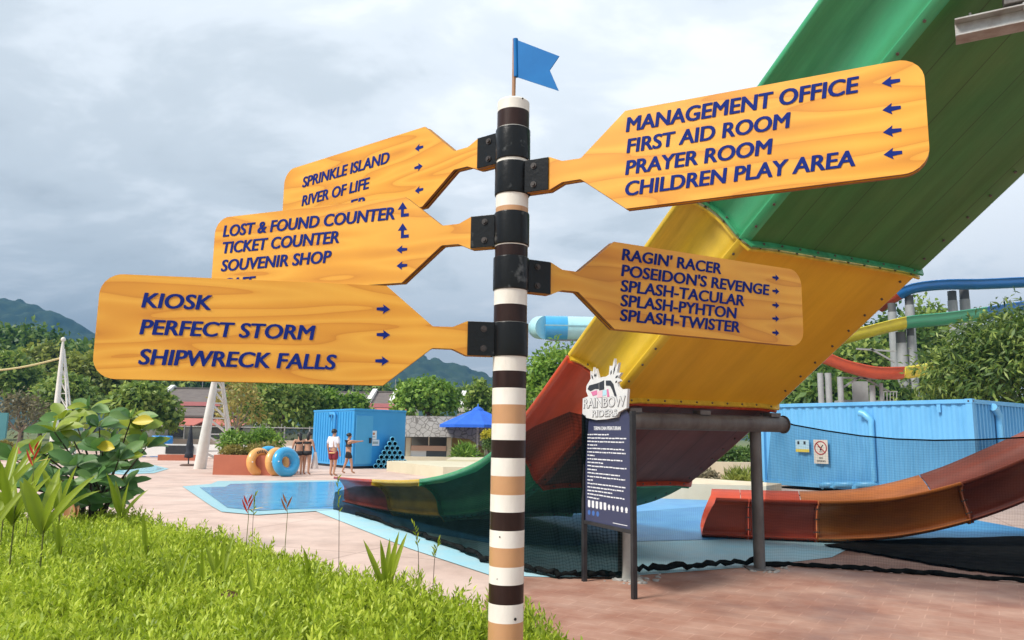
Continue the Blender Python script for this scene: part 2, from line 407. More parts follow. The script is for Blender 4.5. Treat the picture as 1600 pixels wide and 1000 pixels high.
rows = [(152, 0), (167, 1), (194, 0), (320, 2), (328, 1), (352, 0), (381, 1), (399, 0), (474, 1), (502, 0), (579, 1), (605.5, 0), (632, 2), (662, 0), (688, 1), (716, 0), (744, 2), (774, 0), (801, 1), (830, 0), (857, 2), (887, 0), (915, 1), (946, 0), (975, 2), (1008, 0)]
zs = [zp(y) for y, _ in rows]; ms = [m for _, m in rows]
pat = [1, 0, 2, 0]; k = 0
while zs[-1] > 0.09:
    zs.append(zs[-1] - 0.083); ms.append(pat[k % 4]); k += 1
zs.append(0.0)
NS = 40
for i in range(len(ms)):
    rings = [[(PX + PR * math.cos(2 * math.pi * a / NS), PY + PR * math.sin(2 * math.pi * a / NS), z) for a in range(NS)] for z in (zs[i], zs[i + 1])]
    pm.grid(rings, ms[i], True, True)
ztop = zs[0]
dome = [[(PX + r * math.cos(2 * math.pi * a / NS), PY + r * math.sin(2 * math.pi * a / NS), ztop + h) for a in range(NS)] for r, h in ((PR, 0), (PR * .93, .008), (PR * .6, .012), (0.002, .013))]
pm.grid(dome, 0, True, True)
pole_o = pm.build('pole', [white_p, brown_p, tan_p], post)
# chips and stains on the stripes
chm = MB()
for (px, py, r) in ((806, 968, .006), (781, 839, .003), (818, 153, .004), (776, 905, .002)):
    q = AY(px, py, PY - 0.066); a = math.atan2(q[1] - PY, q[0] - PX)
    dirn = V3(math.cos(a), math.sin(a), 0); c0 = V3(PX, PY, q[2]) + dirn * (PR - .002)
    chm = MB(); chm.cyl(c0, c0 + dirn * .004, r, 10); chm.build('paint_chip', mat('bare_hole', (0.02, 0.015, 0.012), 0.8), post)

black_m = mat('chipped_black_paint', (0.004, 0.0045, 0.005), 0.3, (0.16, 0.17, 0.17), 11, 0.7, 0.08, 50, spec=.3, lo=.60, hi=.74)
rust_m = mat('rusty_bolt', (0.10, 0.045, 0.03), 0.6, (0.20, 0.09, 0.05), 40, 0.8, 0.2, 120)
darkbolt_m = mat('dark_bolt', (0.02, 0.018, 0.017), 0.45, (0.09, 0.06, 0.05), 40, 0.5)
def wood_material():
    m = bpy.data.materials.new('orange_printed_wood'); m.use_nodes = True
    n, l = m.node_tree.nodes, m.node_tree.links; b = n['Principled BSDF']
    b.inputs['Roughness'].default_value = 0.42; b.inputs['Coat Weight'].default_value = 0.15; b.inputs['Coat Roughness'].default_value = 0.2
    uv = n.new('ShaderNodeUVMap'); uv.uv_map = 'board'
    oi = n.new('ShaderNodeObjectInfo')
    ofs = n.new('ShaderNodeVectorMath'); ofs.operation = 'MULTIPLY_ADD'; ofs.inputs[0].default_value = (0, 0, 0)
    cb = n.new('ShaderNodeCombineXYZ'); sc = n.new('ShaderNodeMath'); sc.operation = 'MULTIPLY'; sc.inputs[1].default_value = 17.0
    l.new(oi.outputs['Random'], sc.inputs[0]); l.new(sc.outputs[0], cb.inputs[0]); l.new(sc.outputs[0], cb.inputs[1])
    add = n.new('ShaderNodeVectorMath'); add.operation = 'ADD'; l.new(uv.outputs[0], add.inputs[0]); l.new(cb.outputs[0], add.inputs[1])
    mp = n.new('ShaderNodeMapping'); mp.inputs['Scale'].default_value = (1.25, 9.0, 1); l.new(add.outputs[0], mp.inputs[0])
    ns = n.new('ShaderNodeTexNoise'); ns.inputs['Scale'].default_value = 1.0; ns.inputs['Detail'].default_value = 0.6; ns.inputs['Distortion'].default_value = 0.12
    l.new(mp.outputs[0], ns.inputs['Vector'])
    mu = n.new('ShaderNodeMath'); mu.operation = 'MULTIPLY'; mu.inputs[1].default_value = 4.6; l.new(ns.outputs['Fac'], mu.inputs[0])
    fr = n.new('ShaderNodeMath'); fr.operation = 'FRACT'; l.new(mu.outputs[0], fr.inputs[0])
    r = n.new('ShaderNodeValToRGB'); el = r.color_ramp.elements
    el[0].position = 0.0; el[0].color = (0.66, 0.29, 0.018, 1); el[1].position = 1.0; el[1].color = (0.57, 0.222, 0.010, 1)
    for p_, c_ in ((0.06, (0.71, 0.335, 0.028)), (0.32, (0.75, 0.378, 0.037)), (0.62, (0.69, 0.31, 0.021)), (0.90, (0.63, 0.265, 0.015))):
        q = el.new(p_); q.color = (*c_, 1)
    l.new(fr.outputs[0], r.inputs[0])
    n2 = n.new('ShaderNodeTexNoise'); n2.inputs['Scale'].default_value = 2.0; n2.inputs['Detail'].default_value = 4; l.new(add.outputs[0], n2.inputs['Vector'])
    m2 = n.new('ShaderNodeMix'); m2.data_type = 'RGBA'; m2.blend_type = 'MULTIPLY'; m2.inputs['Factor'].default_value = 0.5
    r2 = n.new('ShaderNodeValToRGB'); r2.color_ramp.elements[0].color = (0.82, 0.76, 0.66, 1); r2.color_ramp.elements[0].position = .3; r2.color_ramp.elements[1].color = (1.1, 1.1, 1.05, 1); r2.color_ramp.elements[1].position = .7
    l.new(n2.outputs['Fac'], r2.inputs[0]); l.new(r.outputs[0], m2.inputs['A']); l.new(r2.outputs[0], m2.inputs['B'])
    l.new(m2.outputs['Result'], b.inputs['Base Color'])
    return m
wood_m = wood_material()
woodedge_m = mat('brown_board_edge', (0.27, 0.10, 0.028), 0.6, (0.17, 0.06, 0.018), 30, 0.8)
core_m = mat('dark_board_core', (0.05, 0.022, 0.012), 0.8)
navy_m = mat('navy_vinyl_lettering', (0.006, 0.020, 0.165), 0.6, (0.008, 0.026, 0.20), 12, 0.6, spec=.1)

def round_poly(pts, radii, n=7):
    out = []; N = len(pts)
    for i in range(N):
        p = np.array(pts[i], float); r = radii[i]
        if r <= 0: out.append(tuple(p)); continue
        a = np.array(pts[i - 1], float) - p; c = np.array(pts[(i + 1) % N], float) - p
        a /= np.linalg.norm(a); c /= np.linalg.norm(c)
        ang = math.acos(np.clip(a @ c, -1, 1)); t = r / math.tan(ang / 2)
        p0, p1 = p + a * t, p + c * t
        ce = p + (a + c) / np.linalg.norm(a + c) * (r / math.sin(ang / 2))
        v0, v1 = p0 - ce, p1 - ce
        for k in range(n + 1):
            q = v0 * (1 - k / n) + v1 * (k / n); out.append(tuple(ce + q / np.linalg.norm(q) * r))
    return out
def uv_board(o):
    me = o.data; uv = me.uv_layers.new(name='board')
    # u along the board, v up, stored from the board's own frame
    ax = o['_ux']; ux = np.array(ax[:])
    for lp in me.loops:
        c = np.array(me.vertices[lp.vertex_index].co[:]); uv.data[lp.index].uv = (float(c @ ux), float(c[2]))
    del o['_ux']
def arrow_shape(kind, L):
    if kind == 'hook':      # up arrow standing on a short foot to the right
        return [(-.11, -.5), (.5, -.5), (.5, -.28), (.11, -.28), (.11, .05), (.36, .05), (0, .55), (-.36, .05), (-.11, .05)]
    pts = [(-.5, -.10), (.02, -.15), (-.03, -.36), (.5, 0), (-.03, .36), (.02, .15), (-.5, .10)]
    return [(-x, y) for x, y in pts][::-1] if kind == 'left' else pts

def sign_board(name_label, yaw, zlo, zhi, side, length, clampz, lines, arrows, neck_shift=0.0):
    t = math.radians(yaw); ux = V3(math.cos(t), math.sin(t), 0); nb = V3(-math.sin(t), math.cos(t), 0)  # nb points away from the viewer
    zc = (zlo + zhi) / 2; front = -0.0205
    P0 = V3(PX, PY, 0)
    q = lambda u, z, d=0.0: P0 + ux * (u * side) + V3(0, 0, z) + nb * (front + d)
    h = (zhi - zlo) / 2; nz = clampz
    out = [(0.085, nz - .074), (0.19, nz - .074), (0.25, nz - .047), (0.335, nz - .046), (0.535, zlo), (length, zlo), (length, zhi), (0.535, zhi), (0.335, nz + .046), (0.25, nz + .047), (0.19, nz + .074), (0.085, nz + .074)]
    rad = [0, 0, .02, .02, 0, .085, .085, 0, .02, .02, 0, 0]
    poly = round_poly(out, rad)
    if side < 0: poly = poly[::-1]
    mb = MB(); n = len(poly)
    def layer(d0, d1, grow, mi_face, mi_edge):
        cx = np.mean([p[0] for p in poly])
        pp = [(u + (grow if u > cx else -grow) * 0, z + (grow if z > nz else -grow)) for u, z in poly]
        a = [q(u, z, d0) for u, z in pp]; b = [q(u, z, d1) for u, z in pp]
        mb.add(a, [tuple(range(n))], mi_face); mb.add(b, [tuple(range(n))[::-1]], mi_face)
        mb.add(a + b, [(i, (i + 1) % n, n + (i + 1) % n, n + i) for i in range(n)], mi_edge)
    layer(0.0, 0.015, 0, 0, 1); layer(0.015, 0.029, -0.006, 2, 2); layer(0.029, 0.044, 0, 0, 1)
    bo = mb.build('sign_board', [wood_m, woodedge_m, core_m], post, label=name_label)
    bo['_ux'] = [float(x) for x in ux]; uv_board(bo)
    # clamp: half collars round the pole and a pair of lug plates
    cm = MB(); zl, zh = clampz - .073, clampz + .073
    for r0, z0, z1 in ((PR + .006, zl, zh),):
        prof = [(PR - .001, z0), (r0 - .002, z0), (r0, z0 + .003), (r0, z1 - .003), (r0 - .002, z1), (PR - .001, z1)]
        cm.lathe((PX, PY, 0), prof, 48)
    for d0 in (-.007, .045):
        mid = q(0.06 + .062, clampz, d0 + .003)
        cm.box(mid, (0.130, 0.006, .146), (ux, nb, V3(0, 0, 1)))
    co = cm.build('clamp', black_m, post, bevel=0.0015)
    for dz in (-.042, .042):
        b = MB(); c0 = q(0.118, clampz + dz, -.007)
        b.cyl(c0, c0 - nb * .004, .014, 16); b.cyl(c0 - nb * .004, c0 - nb * .011, .009, 6)
        b.build('bolt', rust_m if 'kiosk' in name_label else darkbolt_m, co)
    n0 = -nb
    P = P0 + nb * front
    txt_ux = ux
    for body, xl, xr, yb, cap in lines:
        a = PL(xl, yb, P, nb)
        # the far end of the line on the board plane
        bpt = min((PL(xr, yy, P, nb) for yy in np.arange(yb - 90, yb + 90, 1.0)), key=lambda s: abs(s[2] - a[2]))
        w = abs((bpt - a) @ ux)
        dist = np.linalg.norm(a - EYE)
        lm = MB(); put_text(lm, body, a + n0 * .0005, txt_ux, (0, 0, 1), n0, width=w, cap=cap, thick=.0012, bold=0.0, shear=0.13, strokes=((0, 0), (.05, .0), (-.05, 0), (.025, 0), (-.025, 0), (.0, .02), (0, -.02), (.04, .012), (-.04, -.012), (-.04, .012), (.04, -.012)))
        lm.build('lettering', navy_m, bo)
    for kind, px, py, size in arrows:
        c = PL(px, py, P, nb); am = MB()
        S = size; hh = (0.068 if kind == 'hook' else 0.062) * (S if S else 1)
        pts = [c + ux * x * hh + V3(0, 0, y * hh) + n0 * .0005 for x, y in arrow_shape(kind, hh)]
        am.prism(pts, n0 * .0012); am.build('arrow', navy_m, bo)
sign_board('orange board reading KIOSK, PERFECT STORM, SHIPWRECK FALLS', 9, 1.795, 2.216, -1, 1.665, zp(529), [('KIOSK', 222, 329, 480, .062), ('PERFECT STORM', 219, 491, 522, .062), ('SHIPWRECK FALLS', 217, 524, 569, .064)],
           [('right', 599, 483, .9), ('right', 599, 523, .9), ('right', 597, 564, .9)])
sign_board('orange board reading LOST & FOUND COUNTER, TICKET COUNTER, SOUVENIR SHOP', -22, 2.287, 2.699, -1, 1.665, zp(353), [('LOST & FOUND COUNTER', 349, 616, 370, .062), ('TICKET COUNTER', 348, 529, 396, .062), ('SOUVENIR SHOP', 346, 517, 424, .062), ('CAFE', 349, 398, 453, .062)],
           [('hook', 629, 328, 1), ('hook', 629, 361, 1), ('left', 628, 390, .9), ('left', 628, 415, .9)])
sign_board('orange board reading SPRINKLE ISLAND, RIVER OF LIFE, partly hidden', -37.5, 2.690, 3.098, -1, 1.655, zp(220), [('SPRINKLE ISLAND', 473, 608, 293, .062), ('RIVER OF LIFE', 472, 577, 322, .062), ('ER', 547, 571, 330, .062)],
           [('left', 655, 231, .9), ('right', 654, 261, .9), ('left', 655, 297, .9)])
sign_board('orange board reading MANAGEMENT OFFICE, FIRST AID ROOM, PRAYER ROOM, CHILDREN PLAY AREA', -27, 2.522, 2.944, 1, 1.632, zp(274), [('MANAGEMENT OFFICE', 979, 1342, 206, .064), ('FIRST AID ROOM', 980, 1235, 239, .062), ('PRAYER ROOM', 978, 1207, 273, .062), ('CHILDREN PLAY AREA', 978, 1335, 306, .062)],
           [('left', 1392, 128, .95), ('left', 1393, 170, .95), ('left', 1394, 205, .95), ('left', 1395, 240, .95)])
sign_board("orange board reading RAGIN' RACER, POSEIDON'S REVENGE and three SPLASH rides", 27.5, 2.092, 2.508, 1, 1.768, zp(424), [("RAGIN' RACER", 972, 1126, 406, .058), ("POSEIDON'S REVENGE", 971, 1202, 431, .058), ('SPLASH-TACULAR', 970, 1162, 455, .058), ('SPLASH-PYHTON', 970, 1151, 478, .058), ('SPLASH-TWISTER', 969, 1155, 501, .058)],
           [('right', 1212, 434, .8), ('right', 1212, 455, .8), ('right', 1212, 477, .8), ('right', 1212, 498, .8), ('right', 1212, 520, .8)])
# flag
fx = V3(PX, PY, ztop + .01); ftop = AY(807, 61, PY)
st = MB(); st.cyl(fx, V3(PX, PY, ftop[2]), .0085, 12); st.build('flag_staff', mat('flag_staff_tan', (0.36, 0.19, 0.09), 0.5, (0.28, 0.14, 0.07), 20, .8), post)
yawf = math.radians(-28)
def fpt(px, py):
    nbf = V3(-math.sin(yawf), math.cos(yawf), 0); return PL(px, py, V3(PX, PY, 0), nbf)
fm = MB(); nf = V3(-math.sin(yawf), math.cos(yawf), 0)
fl = [fpt(804, 61), fpt(874, 88), fpt(859, 110), fpt(873, 142), fpt(806, 120)]
fm.prism([p - nf * .002 for p in fl], nf * .004)
fm.tube([fpt(805.5, 61), fpt(806.5, 120)], .0115, 12)
fm.build('flag', mat('flag_blue_sheet', (0.004, 0.125, 0.37), 0.6, (0.006, 0.145, 0.41), 8, 1, spec=.2), post)

# ================================================================== WATER SLIDES
gel = lambda name, c, v, r=0.3: mat(name, c, r, tuple(x * .72 for x in v), 1.7, 0.75, 0.04, 5, coat=0.25, lo=.42, hi=.78)
bolt_m = mat('slide_bolt', (0.07, 0.05, 0.04), 0.5, (0.2, 0.18, 0.16), 60, .6)
def weather(m, lo=.42, hi=.66, dark=(.56, .54, .50), su=7.0, sv=.55, fac=.75):
    n, l = m.node_tree.nodes, m.node_tree.links; b = n['Principled BSDF']; uv = n.new('ShaderNodeUVMap'); uv.uv_map = 'run'
    mp = n.new('ShaderNodeMapping'); mp.inputs['Scale'].default_value = (su, sv, 1); l.new(uv.outputs[0], mp.inputs[0])
    ns = n.new('ShaderNodeTexNoise'); ns.inputs['Scale'].default_value = 1.0; ns.inputs['Detail'].default_value = 7; ns.inputs['Roughness'].default_value = .68; l.new(mp.outputs[0], ns.inputs['Vector'])
    r = n.new('ShaderNodeValToRGB'); r.color_ramp.elements[0].position = lo - .1; r.color_ramp.elements[0].color = (*dark, 1); r.color_ramp.elements[1].position = hi; r.color_ramp.elements[1].color = (1.06, 1.06, 1.06, 1); l.new(ns.outputs['Fac'], r.inputs[0])
    old = b.inputs['Base Color'].links[0].from_socket; mi = n.new('ShaderNodeMix'); mi.data_type = 'RGBA'; mi.blend_type = 'MULTIPLY'; mi.inputs['Factor'].default_value = fac
    l.new(old, mi.inputs['A']); l.new(r.outputs['Color'], mi.inputs['B']); l.new(mi.outputs['Result'], b.inputs['Base Color'])
    rr = n.new('ShaderNodeMapRange'); rr.inputs['From Min'].default_value = .35; rr.inputs['From Max'].default_value = .65; rr.inputs['To Min'].default_value = .6; rr.inputs['To Max'].default_value = b.inputs['Roughness'].default_value; l.new(ns.outputs['Fac'], rr.inputs['Value']); l.new(rr.outputs[0], b.inputs['Roughness'])
    return m
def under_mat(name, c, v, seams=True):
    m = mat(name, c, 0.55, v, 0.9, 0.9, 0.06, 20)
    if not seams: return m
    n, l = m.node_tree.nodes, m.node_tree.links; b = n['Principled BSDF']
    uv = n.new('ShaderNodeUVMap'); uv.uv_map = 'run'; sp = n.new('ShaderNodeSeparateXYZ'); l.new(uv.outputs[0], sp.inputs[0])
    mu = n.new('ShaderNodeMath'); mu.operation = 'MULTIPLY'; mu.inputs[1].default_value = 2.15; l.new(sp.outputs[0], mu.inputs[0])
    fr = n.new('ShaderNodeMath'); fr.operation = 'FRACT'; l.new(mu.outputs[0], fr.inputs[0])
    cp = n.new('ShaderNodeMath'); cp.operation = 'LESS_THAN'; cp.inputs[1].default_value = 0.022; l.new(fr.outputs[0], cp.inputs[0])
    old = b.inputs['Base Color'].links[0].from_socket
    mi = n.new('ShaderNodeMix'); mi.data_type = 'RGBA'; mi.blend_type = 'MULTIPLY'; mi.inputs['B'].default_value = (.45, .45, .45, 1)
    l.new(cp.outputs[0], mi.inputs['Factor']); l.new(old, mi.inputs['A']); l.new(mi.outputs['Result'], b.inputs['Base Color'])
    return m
def build_slide(root, org, hd, W, zf, sections, reach=0.30, wall=0.68, ds=0.18, bolts=0.24, ringh=.06):
    hd = V3(hd[0], hd[1], 0); hd /= np.linalg.norm(hd); pp = V3(hd[1], -hd[0], 0); org = V3(*org)
    def frame(s):
        e = 0.02; z = zf(s); dz = (zf(s + e) - zf(s - e)) / (2 * e)
        t = hd + V3(0, 0, dz); t /= np.linalg.norm(t); nu = np.cross(pp, t)
        if nu[2] < 0: nu = -nu
        return org + hd * s + V3(0, 0, z), t, nu
    k = wall / 0.68; e0 = 0.09
    lipw = .70 * k
    # left half of the outer shell, from the lip down to the bottom corner (across, up)
    Lh = [(-reach - .05, .70 * k), (-reach - .052, .655 * k), (-reach + .01, .645 * k), (-reach * .66, .60 * k), (-reach * .36, .52 * k), (-reach * .14, .42 * k), (0, .31 * k), (.015, .20 * k), (.03, .125 * k), (.075, .062)]
    flange = [(.0, .060), (-.002, .048)]
    outer = Lh + flange + [(e0, 0.0)]
    nb_ = 9
    bottom = [(e0 + (W - 2 * e0) * i / nb_, 0.028 if W > 2 else 0.0) for i in range(1, nb_)]
    right = [(W - a, h) for a, h in outer][::-1]
    shell = outer + bottom + right
    th = .015
    inner = [(-reach - .05, .712 * k), (-reach + .02, .66 * k), (-reach * .64, .613 * k), (-reach * .31, .533 * k), (-reach * .08, .43 * k), (.02, .315 * k), (.035, .205 * k), (.055, .135 * k), (.10, .05), (e0 + .06, .016)]
    inn = inner + [(W - a, h) for a, h in inner][::-1]; inn = [(a, h + (.02 if W > 2 and h < .03 else 0)) for a, h in inn]
    loop = shell + inn[::-1]
    nsh = len(shell)
    for (s0, s1, mw, mu, lab, *skew) in sections:
        ns = max(2, int((s1 - s0) / ds)); mb = MB()
        rows = []; uvs = []
        for i in range(ns + 1):
            s = s0 + (s1 - s0) * i / ns; c, t, nu = frame(s)
            sk = (skew[0] if skew else 0) * (i / ns) ** 2
            rows.append([c + pp * a + nu * h + hd * sk * (1 - min(1, max(0, h / (.64 * k))) ** 1.6) for a, h in loop])
        N = len(loop)
        vs = [p for r in rows for p in r]; fw = []; fu = []
        ju0, ju1 = len(outer) - 1, len(outer) + nb_ - 1
        for i in range(ns):
            for j in range(N):
                f = (i * N + j, i * N + (j + 1) % N, (i + 1) * N + (j + 1) % N, (i + 1) * N + j)
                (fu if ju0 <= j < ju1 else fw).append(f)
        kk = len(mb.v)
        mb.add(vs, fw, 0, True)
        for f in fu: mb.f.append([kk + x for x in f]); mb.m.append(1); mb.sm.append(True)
        mb.add(rows[0], [tuple(range(N))], 0); mb.add(rows[-1], [tuple(range(N))[::-1]], 0)
        # joint rings: upstanding flange at each end of the panel, bolted
        skip = {len(Lh), len(Lh) + 1}
        ring_pts = [p for ii, p in enumerate(shell) if 1 <= ii < nsh - 1 and ii not in skip and ii not in {nsh - 1 - x for x in skip}]
        for s_, sg in (((s0 + .012, 1),) if skew else ((s0 + .012, 1), (s1 - .012, -1))):
            c, t, nu = frame(s_)
            off = []
            for ii, (a, h) in enumerate(ring_pts):
                p0 = np.array(ring_pts[max(ii - 1, 0)]); p1 = np.array(ring_pts[min(ii + 1, len(ring_pts) - 1)])
                d = p1 - p0; d /= np.linalg.norm(d) + 1e-9; nn = np.array([d[1], -d[0]])
                if (nn @ (np.array([a, h]) - np.array([W / 2, .5]))) < 0: nn = -nn
                off.append((a + nn[0] * ringh, h + nn[1] * ringh))
            for w_ in (0,):
                A = [c + pp * a + nu * h - t * .011 for a, h in ring_pts]; B = [c + pp * a + nu * h - t * .011 for a, h in off]
                A2 = [x + t * .022 for x in A]; B2 = [x + t * .022 for x in B]
                mid_ = [1 if (e0 * .5 < a < W - e0 * .5 and h < .02) else 0 for a, h in ring_pts]
                for rr0, rr1 in ((A, B), (B, B2), (B2, A2)):
                    for q in range(len(rr0) - 1): mb.add([rr0[q], rr0[q + 1], rr1[q + 1], rr1[q]], [(0, 1, 2, 3)], 1 if mid_[q] and mid_[q + 1] else 0)
            if bolts:
                acc = 0.0; last = None
                for ii in range(1, len(ring_pts)):
                    a0, a1 = np.array(ring_pts[ii - 1]), np.array(ring_pts[ii]); o0, o1 = np.array(off[ii - 1]), np.array(off[ii])
                    seg = np.linalg.norm(a1 - a0); pos = bolts - acc
                    while pos < seg:
                        fr_ = pos / seg; m_ = (a0 + (a1 - a0) * fr_) * .45 + (o0 + (o1 - o0) * fr_) * .55
                        p = c + pp * m_[0] + nu * m_[1]
                        mb.cyl(p - t * .022, p + t * .022, .012, 8, 2); pos += bolts
                    acc = (acc + seg) % bolts
        if bolts:
            s = s0 + .12
            while s < s1 - .06:
                c, t, nu = frame(s)
                for sd in (0, 1):
                    a = .045 if sd == 0 else W - (.20 if W > 2 else .13)
                    nn = -pp * .47 - nu * .88 if sd == 0 else -nu
                    p = c + pp * a + nu * (.024 if sd == 0 else .008)
                    mb.cyl(p - nn * .005, p + nn * .014, .0125, 8, 2)
                s += bolts * (0.9 + 0.2 * rnd.random())
        o = mb.build('slide_panel', [mw, mu, bolt_m], root, label=lab)
        me = o.data; uv = me.uv_layers.new(name='run')
        co = np.empty(len(me.vertices) * 3, np.float32); me.vertices.foreach_get('co', co); co = co.reshape(-1, 3) + ORG[o.name] - org
        li = np.empty(len(me.loops), np.int32); me.loops.foreach_get('vertex_index', li)
        uvd = np.stack([co[li] @ pp, co[li] @ hd], -1).astype(np.float32); uv.data.foreach_set('uv', uvd.ravel())
    return frame, pp, hd
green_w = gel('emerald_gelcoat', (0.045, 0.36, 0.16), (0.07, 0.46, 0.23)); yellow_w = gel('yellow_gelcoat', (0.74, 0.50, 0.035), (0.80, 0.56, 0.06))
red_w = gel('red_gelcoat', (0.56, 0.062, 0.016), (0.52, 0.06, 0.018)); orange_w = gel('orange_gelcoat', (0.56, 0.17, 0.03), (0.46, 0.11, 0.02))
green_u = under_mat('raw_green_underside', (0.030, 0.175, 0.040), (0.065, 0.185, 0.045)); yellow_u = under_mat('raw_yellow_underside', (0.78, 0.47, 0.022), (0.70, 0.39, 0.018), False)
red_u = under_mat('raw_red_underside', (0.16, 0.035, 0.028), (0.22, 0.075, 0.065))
brown_w = gel('dark_red_gelcoat', (0.26, 0.05, 0.022), (0.22, 0.045, 0.02))
for m_ in (green_w, yellow_w, red_w, orange_w, brown_w): weather(m_)
for m_, f_ in ((green_u, .7), (yellow_u, .38), (red_u, .8)): weather(m_, dark=(.62, .58, .52), su=3.5, sv=.45, fac=f_)
SL = V3(1.0705, 8.7325, 0); SH = V3(-.466, .885, 0); SH /= np.linalg.norm(SH); SW = 2.61
_ks = np.array([-9, -3, 0, .6, 1.0, 1.4, 1.8, 2.3, 2.8, 3.3, 3.8, 4.6, 5.4, 6.2, 7.2, 8.5, 10.2, 11])
_kz = np.array([1.913 + 9 * .672, 1.913 + 3 * .672, 1.913, 1.510, 1.260, 1.02, .82, .64, .515, .415, .335, .235, .17, .125, .08, .03, -.02, -.03])
_ss = np.linspace(-9, 11, 801); _zz = np.interp(_ss, _ks, _kz); _kr = np.hanning(29); _kr /= _kr.sum()
_zp = np.concatenate([_zz[0] + (_zz[0] - _zz[1]) * np.arange(14, 0, -1), _zz, _zz[-1] + (_zz[-1] - _zz[-2]) * np.arange(1, 15)])
_zs = np.convolve(_zp, _kr, 'valid')
zslide = lambda s: float(np.interp(s, _ss, _zs)) if -9 < s < 11 else float(1.913 - s * .672 if s <= -9 else .05)
rs = thing('water_slide', (SL[0], SL[1], 0), 'wide rainbow water slide coming down from the upper right over the paving', 'water slide')
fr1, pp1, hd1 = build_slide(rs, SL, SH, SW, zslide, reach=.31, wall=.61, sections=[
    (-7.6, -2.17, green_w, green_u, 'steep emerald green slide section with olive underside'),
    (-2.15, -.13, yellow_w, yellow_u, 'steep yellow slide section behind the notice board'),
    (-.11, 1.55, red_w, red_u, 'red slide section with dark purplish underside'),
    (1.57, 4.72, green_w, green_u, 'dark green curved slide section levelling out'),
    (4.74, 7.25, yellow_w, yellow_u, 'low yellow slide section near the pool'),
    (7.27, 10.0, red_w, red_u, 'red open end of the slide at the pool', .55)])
steel_m = mat('weathered_grey_steel', (0.16, 0.155, 0.15), 0.55, (0.07, 0.06, 0.055), 5, 0.9, 0.15, 40, stretch=(1, 1, .35))
conc_m = mat('pale_concrete_column', (0.42, 0.41, 0.38), 0.8, (0.30, 0.29, 0.26), 4, 0.9, 0.2, 30)
galv_m = mat('galvanised_steel', (0.42, 0.42, 0.41), 0.45, (0.27, 0.24, 0.22), 9, 0.9, 0.1, 60, metal=0.3)
# frame under the lower joint: cross beam on two columns
cA = SL + pp1 * (-.02) + hd1 * (-.10); cB = SL + pp1 * (SW + .06) + hd1 * (-.10)
zb = zslide(-.10) - .20
beam = MB(); beam.cyl(V3(cA[0], cA[1], zb), V3(cB[0], cB[1], zb), .098, 20)
beam.cyl(V3(cB[0], cB[1], zb), V3(cB[0], cB[1], zb) + pp1 * .012, .115, 20)
for f_ in (.12, .5, .93):
    p = cA + (cB - cA) * f_; beam.box(V3(p[0], p[1], zb + .115), (.16, .14, .05), (pp1, hd1, V3(0, 0, 1)))
beam.build('cross_beam', steel_m, rs)
for px, py, m_, r_ in ((978, 905, conc_m, .092), (1187, 890, steel_m, .070)):
    g = G(px, py); cmb_ = MB()
    f_ = float((g - cA) @ pp1); top = zb - .05
    cmb_.cyl(V3(g[0], g[1], 0), V3(g[0], g[1], top), r_, 20); cmb_.box(V3(g[0], g[1], top + .006), (.30, .20, .012), (pp1, hd1, V3(0, 0, 1)))
    cmb_.box(V3(g[0], g[1], .012), (.34, .34, .024))
    cmb_.build('support_column', m_, rs)
# upper bracket: channel beam carried by a post off to the right
sb = -4.0; c, t_, nu_ = fr1(sb)
hit = PL(1472, 32, c, nu_); ad_ = unit2(V3(.88, -.50, 0)); as_ = np.array([-ad_[1], ad_[0], 0]); upz = V3(0, 0, 1)
A = hit - nu_ * .16; B = A + ad_ * 3.1; ib = MB()
for dz, w_ in ((.06, .15), (-.06, .15)): ib.box((A + B) / 2 + upz * dz, (3.1, w_, .012), (ad_, as_, upz))
ib.box((A + B) / 2, (3.1, .012, .108), (ad_, as_, upz)); ib.build('support_arm', galv_m, rs, bevel=.002)
for a_, o_ in ((.10, .045), (.42, .045), (.42, -.045), (.75, .045)):
    ib = MB(); p = A + ad_ * a_ + as_ * o_; ib.cyl(p + upz * .066, p + upz * .082, .020, 6); ib.cyl(p + upz * .04, p + upz * .055, .018, 6); ib.cyl(p + upz * .082, p + upz * .14, .010, 8); ib.build('bolt', galv_m, rs)
ib = MB(); ib.box(A + ad_ * .55 + upz * .15 , (.5, .14, .12), (ad_, as_, upz)); ib.box(A + ad_ * .55 + upz * .24, (.42, .10, .10), (ad_, as_, upz)); ib.build('mounting_block', steel_m, rs, bevel=.006)
pm_ = MB(); pm_.cyl(V3(B[0], B[1], 0), B - upz * .067, .15, 20); pm_.build('support_column', galv_m, rs)

# second, narrower slide run on the right
E2 = V3(3.29, 12.55, 0); H2 = V3(-.975, .22, 0); H2 /= np.linalg.norm(H2)
_d = np.array([-1, 0, .8, 1.7, 2.3, 2.7, 3.2, 3.7, 4.2, 5, 8]); _dz = np.array([.03, .03, .03, .035, .075, .13, .245, .40, .60, .98, 2.5])
_dd = np.linspace(-1, 8, 361); _dv = np.interp(_dd, _d, _dz); _k2 = np.hanning(25); _k2 /= _k2.sum()
_dp = np.concatenate([np.full(12, _dv[0]), _dv, _dv[-1] + (_dv[-1] - _dv[-2]) * np.arange(1, 13)]); _dv = np.convolve(_dp, _k2, 'valid')
z2 = lambda s: float(np.interp(-s, _dd, _dv))
s2 = thing('water_slide', tuple(E2), 'low red and orange water slide end in front of the blue container', 'water slide')
build_slide(s2, E2, H2, 1.5, z2, [(-7.2, -3.72, brown_w, brown_w, 'dark red rising slide section'), (-3.70, -1.52, orange_w, orange_w, 'orange curved slide section'), (-1.50, -.5, red_w, red_u, None), (-.49, 0, red_w, red_u, 'red rounded slide end', .22)], reach=.25, wall=.62, bolts=.2, ringh=.022)

